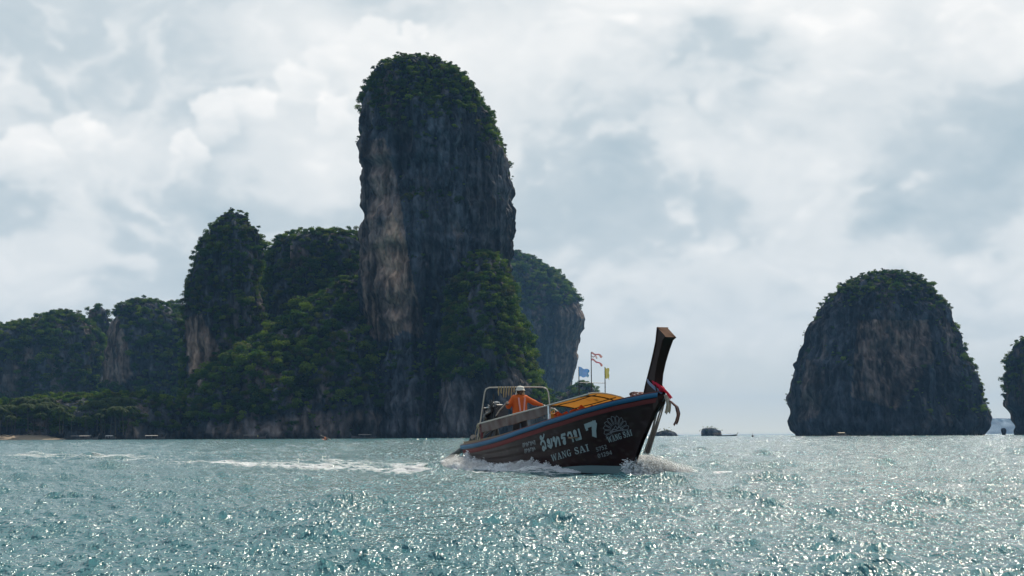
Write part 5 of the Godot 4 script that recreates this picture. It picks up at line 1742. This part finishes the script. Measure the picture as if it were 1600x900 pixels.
func far_boats():
	M.iron = mat(Color(0.012, 0.013, 0.016), 0.45)
	var dk := Color(0.07, 0.055, 0.05)
	var pale := Color(0.30, 0.28, 0.26)
	small_boat("moored_longtail", "longtail with pale canopy, leftmost boat off the beach", 122, 770.0, 11.0, 0.5, dk, Color(0.16, 0.15, 0.14))
	small_boat("moored_longtail", "longtail with white canopy, second boat from the left off the beach", 136, 764.0, 12.0, -0.3, Color(0.10, 0.08, 0.07), pale)
	small_boat("moored_launch", "small white-roofed launch a little right of the beach boats", 170, 768.0, 7.5, 2.8, dk, Color(0.6, 0.58, 0.56), 0.2)
	small_boat("moored_longtail", "longtail with white canopy below the reddish cliff", 239, 768.0, 11.5, 0.2, dk, pale)
	small_boat("moored_longtail", "longtail in shade below the jungle slope, yellow gear aboard", 394, 760.0, 13.0, 0.25, dk, Color(0.16, 0.15, 0.14))
	small_boat("moored_longtail", "longtail half lost in the tower's shade left of the big boat", 568, 745.0, 12.0, 2.9, dk, Color(0.16, 0.15, 0.14))
	small_boat("moored_longtail", "longtail moored beside the humped islet, prow to the right", 1136, 1180.0, 15.0, 0.1, Color(0.02, 0.02, 0.025), Color(0.30, 0.31, 0.33), 1.0, "")
	small_boat("motor_boat", "small motor boat running before the domed island with a white wake", 1313, 860.0, 8.0, -2.7, Color(0.04, 0.035, 0.04), Color(0.5, 0.42, 0.3), 0.1, "")
	var p := at(403, 678.0, 759.0)
	small_person("person in yellow standing on the shaded moored longtail", Vector3(p.x, 0.55, -759.0), Color(0.55, 0.50, 0.10), false)
	# a kayak paddled across the bay
	p = at(508, 688.0, 440.0)
	var o := thing("kayak", "orange kayak far out left of the boat", "kayak", Vector3(p.x, 0.0, -440.0), -1.1)
	var b := MB.new()
	var rows := []
	for i in 13:
		var u := i / 12.0
		var r: float = 0.36 * pow(maxf(sin(PI * clampf(u, 0.03, 0.97)), 0.0), 0.6)
		var row := []
		for j in 10: row.append(Vector3((u - 0.5) * 3.8, 0.12 + 0.16 * sin(TAU * j / 10.0) * r / 0.36 + 0.35 * pow(absf(u - 0.5) * 2.0, 4.0), r * cos(TAU * j / 10.0)))
		rows.append(row)
	b.grid(rows, true)
	put("hull", b.mesh(mat(Color(0.35, 0.09, 0.03), 0.5)), o)
	small_person("paddler in orange vest sitting in the kayak", Vector3(p.x, 0.25, -440.0), Color(0.75, 0.22, 0.06), true).rotation.y = -1.1
	b = MB.new()
	var pd := Basis(Vector3.UP, -1.1)
	b.tube([Vector3(0.4, 1.15, 1.1), Vector3(0.35, 0.75, 0), Vector3(0.4, 0.30, -1.1)], 0.025, 5)
	b.box(Vector3(0.4, 1.24, 1.25), Vector3(0.03, 0.18, 0.42), Basis(Vector3.RIGHT, -0.37)); b.box(Vector3(0.4, 0.21, -1.25), Vector3(0.03, 0.18, 0.42), Basis(Vector3.RIGHT, -0.37))
	var q := put("paddle", b.mesh(mat(Color(0.55, 0.45, 0.35), 0.6)))
	q.transform = Transform3D(pd, Vector3(p.x, 0.1, -440.0))
	tag(q, "double-bladed paddle held by the kayaker", "paddle")
	p = at(1176, 682.0, 700.0)
	b = MB.new(); b.ball(Vector3(0, 0.35, 0), Vector3(0.5, 0.6, 0.5)); b.tube([Vector3(0, 0.8, 0), Vector3(0, 1.7, 0)], 0.06, 6)
	q = put("buoy", b.mesh(mat(Color(0.05, 0.04, 0.04), 0.6)))
	q.position = Vector3(p.x, 0, -700.0)
	tag(q, "small dark buoy on the open water left of the domed island", "buoy")

# ---------------------------------------------------------------- foam and spray
var drops := []
var flakes := []
func drop_mesh(seed_: int) -> ArrayMesh:
	var r := RandomNumberGenerator.new(); r.seed = seed_
	var b := MB.new()
	b.ball(Vector3.ZERO, Vector3(1, 0.8, 1), Basis(), 3, 5)
	for i in b.v.size(): b.v[i] *= 0.75 + 0.5 * absf(sin(b.v[i].x * 7.0 + seed_) * cos(b.v[i].z * 5.0 + b.v[i].y * 6.0))
	return b.mesh(M.foam)

func flake_mesh(seed_: int) -> ArrayMesh:
	# a patch of froth: low and ragged
	var r := RandomNumberGenerator.new(); r.seed = seed_
	var b := MB.new()
	var n := 14
	var rad := []
	for j in n: rad.append(r.randf_range(0.45, 1.1))
	var c := b.vert(Vector3(0, 0.16, 0), Vector3.UP)
	for j in n:
		var a := TAU * j / n
		b.vert(Vector3(cos(a) * rad[j] * 0.6, 0.12 + r.randf() * 0.06, sin(a) * rad[j] * 0.6), Vector3(cos(a) * 0.3, 1, sin(a) * 0.3).normalized())
	for j in n:
		var a := TAU * j / n
		b.vert(Vector3(cos(a) * rad[j], -0.05, sin(a) * rad[j]), Vector3(cos(a), 0.6, sin(a)).normalized())
	for j in n:
		var k := (j + 1) % n
		b.ix.append_array(PackedInt32Array([c, c + 1 + j, c + 1 + k, c + 1 + j, c + 1 + n + j, c + 1 + n + k, c + 1 + j, c + 1 + n + k, c + 1 + k]))
	return b.mesh(M.foam)

func froth(called: String, label: String, cat: String, list: Array, meshes: Array):
	var root := Node3D.new()
	root.name = numbered(called)
	add_child(root, true)
	tag(root, label, cat, "", "stuff")
	var per := []
	for m in meshes: per.append([])
	for i in list.size(): per[i % meshes.size()].append([list[i], Color(1, 1, 1)])
	for k in meshes.size(): trees_on(root, "droplets" if cat == "spray" else "froth", per[k], meshes[k])

func foam():
	var m := mat(Color(0.93, 0.95, 0.95), 0.8, 0.4)
	m.backlight_enabled = true
	m.backlight = Color(1, 1, 1)
	M.foam = m
	for k in 3:
		drops.append(drop_mesh(400 + k)); flakes.append(flake_mesh(410 + k))
	var r := RandomNumberGenerator.new(); r.seed = 77
	var nz := fnl(501, 1.1, 3)
	# spray thrown up along the near side, thickest at the quarter
	var l := []
	while l.size() < 90000:
		var s := r.randf_range(-0.5, 8.8)
		var hmax: float = interp(s, [[-1.2, 0.06], [0.0, 0.10], [0.5, 0.38], [0.9, 0.56], [1.6, 0.44], [2.6, 0.34], [3.6, 0.22], [5.2, 0.24], [6.3, 0.42], [7.0, 0.30], [8.8, 0.05]])
		var wide: float = interp(s, [[-1.2, 0.9], [1.0, 1.1], [3.5, 0.9], [6.4, 0.5], [8.8, 0.15]])
		var f := pow(r.randf(), 1.4)
		var hz := hull_z(clampf(s, 0.5, 11.0), 0.1)
		var out := r.randf() * wide
		var y: float = f * hmax * (1.0 - 0.6 * out / wide) * (0.75 + 0.9 * nz.get_noise_2d(s * 1.6, out * 2.0))
		if nz.get_noise_3d(s * 1.7, y * 3.0, out * 1.5) < -0.12 + 0.25 * (y / 0.6) and r.randf() < 0.8: continue
		if y < -0.02: continue
		var dens: float = interp(s, [[-1.2, 0.5], [1.0, 1.0], [3.4, 0.9], [4.5, 0.45], [6.2, 0.6], [8.8, 0.15]])
		if r.randf() > dens: continue
		var sz: float = r.randf_range(0.007, 0.030) * (1.25 - 0.7 * f)
		l.append(Transform3D(Basis(Vector3.UP, r.randf() * TAU).scaled(Vector3(sz * r.randf_range(0.8, 2.0), sz, sz)), boat_pt(s, y + 0.03, hz + 0.02 + out)))
	froth("spray", "white spray churned up along the near side of the hull", "spray", l, drops)
	# bow wave on the far side of the stem
	l = []
	while l.size() < 42000:
		var a := r.randf()          # along the sheet, from the stem outwards
		var s := 10.95 - a * 0.9 + r.randfn() * 0.12
		var out := -0.02 - a * 2.0 + r.randfn() * 0.14
		var hm: float = interp(a, [[0.0, 0.34], [0.2, 0.50], [0.5, 0.30], [1.0, 0.05]])
		var y := r.randf() * hm
		var n := nz.get_noise_3d(s * 3.0, y * 4.0 - out * 2.0, out * 2.0)
		if n < -0.05 + 0.3 * (y / 0.6) and r.randf() < 0.85: continue
		var sz := r.randf_range(0.006, 0.024)
		l.append(Transform3D(Basis(Vector3.UP, r.randf() * TAU).scaled(Vector3(sz * r.randf_range(0.8, 1.8), sz, sz)), boat_pt(s, y + 0.02, out)))
	froth("bow_wave", "splash of white water thrown out beyond the stem", "spray", l, drops)
	# froth lying on the sea: alongside, and the wake drawn out behind
	l = []
	var paths := [
		[[boat_pt(8.5, 0, 1.2), boat_pt(4, 0, 1.9), boat_pt(0, 0, 2.1), Vector3(-3.0, 0, -47.0)], 0.8, 20000],
		[[Vector3(-1.2, 0, -45.6), Vector3(-2.4, 0, -46.6), Vector3(-3.6, 0, -48.4), Vector3(-5.4, 0, -52.0), Vector3(-8.0, 0, -57.0), Vector3(-11.8, 0, -62.5)], 0.95, 46000],
		[[boat_pt(-1.0, 0, 0.6), boat_pt(-5, 0, 0.8), boat_pt(-11, 0, 0.9), boat_pt(-18, 0, 0.6)], 1.1, 11000],
		[[boat_pt(-3.5, 0, 1.5), Vector3(-6.2, 0, -56.0), Vector3(-9.8, 0, -62.0), Vector3(-12.5, 0, -66.0)], 1.8, 12000],
		[[Vector3(-17.0, 0, -74.0), Vector3(-21.0, 0, -83.0), Vector3(-24.5, 0, -96.0)], 1.7, 14000],
		[[Vector3(-24.0, 0, -86.0), Vector3(-29.0, 0, -97.0)], 1.8, 8000],
		[[boat_pt(11.3, 0, -0.3), boat_pt(10.4, 0, -1.6), boat_pt(9.6, 0, -3.0)], 0.45, 6000]]
	for q in paths:
		var cv := Curve3D.new()
		for p in q[0]: cv.add_point(p)
		var ln := cv.get_baked_length()
		for i in q[2]:
			var d := r.randf() * ln
			var p := cv.sample_baked(d)
			p += Vector3(r.randfn(), 0, r.randfn()) * q[1] * 0.5
			if nz.get_noise_2d(p.x * 0.55, p.z * 0.28) < -0.28 + 0.10 * d / ln: continue
			var sz := r.randf_range(0.012, 0.055) * (1.0 + 0.4 * d / ln)
			p.y = wave(p.x, p.z, Vector2(p.x, p.z).length()) - 0.006
			l.append(Transform3D(Basis(Vector3.UP, r.randf() * TAU).scaled(Vector3(sz * r.randf_range(1.0, 2.4), sz * 0.55, sz)), p))
	froth("wake_foam", "white foam of the boat's wake trailing off to the left", "foam", l, flakes)
	# the far motor boat's wake
	l = []
	var c := at(1313, 682.0, 860.0)
	for i in 500:
		var x := c.x + r.randfn() * 3.2
		var sz := r.randf_range(0.15, 0.5)
		l.append(Transform3D(Basis().scaled(Vector3(sz * 2.0, sz * 0.6, sz)), Vector3(x, 0.02, -858.0 + r.randfn() * 1.5)))
	froth("wake_foam", "short white wake of the small motor boat before the domed island", "foam", l, flakes)
	# fine mist hanging where the water is torn up
	var fm := FogMaterial.new()
	fm.density = 0.9
	fm.albedo = Color(0.97, 0.98, 0.98)
	for q in [[11.0, 0.30, -0.35, 0.75, 0.55], [10.6, 0.22, -1.0, 1.1, 0.5], [10.2, 0.12, -1.7, 1.2, 0.36], [0.9, 0.20, 1.15, 1.3, 0.55], [1.9, 0.16, 1.5, 1.8, 0.5], [3.6, 0.10, 1.6, 1.8, 0.34], [6.4, 0.14, 1.2, 1.3, 0.42]]:
		var f := FogVolume.new()
		f.shape = RenderingServer.FOG_VOLUME_SHAPE_ELLIPSOID
		f.size = Vector3(q[3], q[4], 0.9)
		f.material = fm
		f.name = numbered("spray_mist")
		add_child(f, true)
		f.transform = boat_xf * Transform3D(Basis(), Vector3(q[0], q[1], q[2]))
		tag(f, "fine white mist hanging over the churned water along the hull", "mist", "mist along the hull", "stuff")
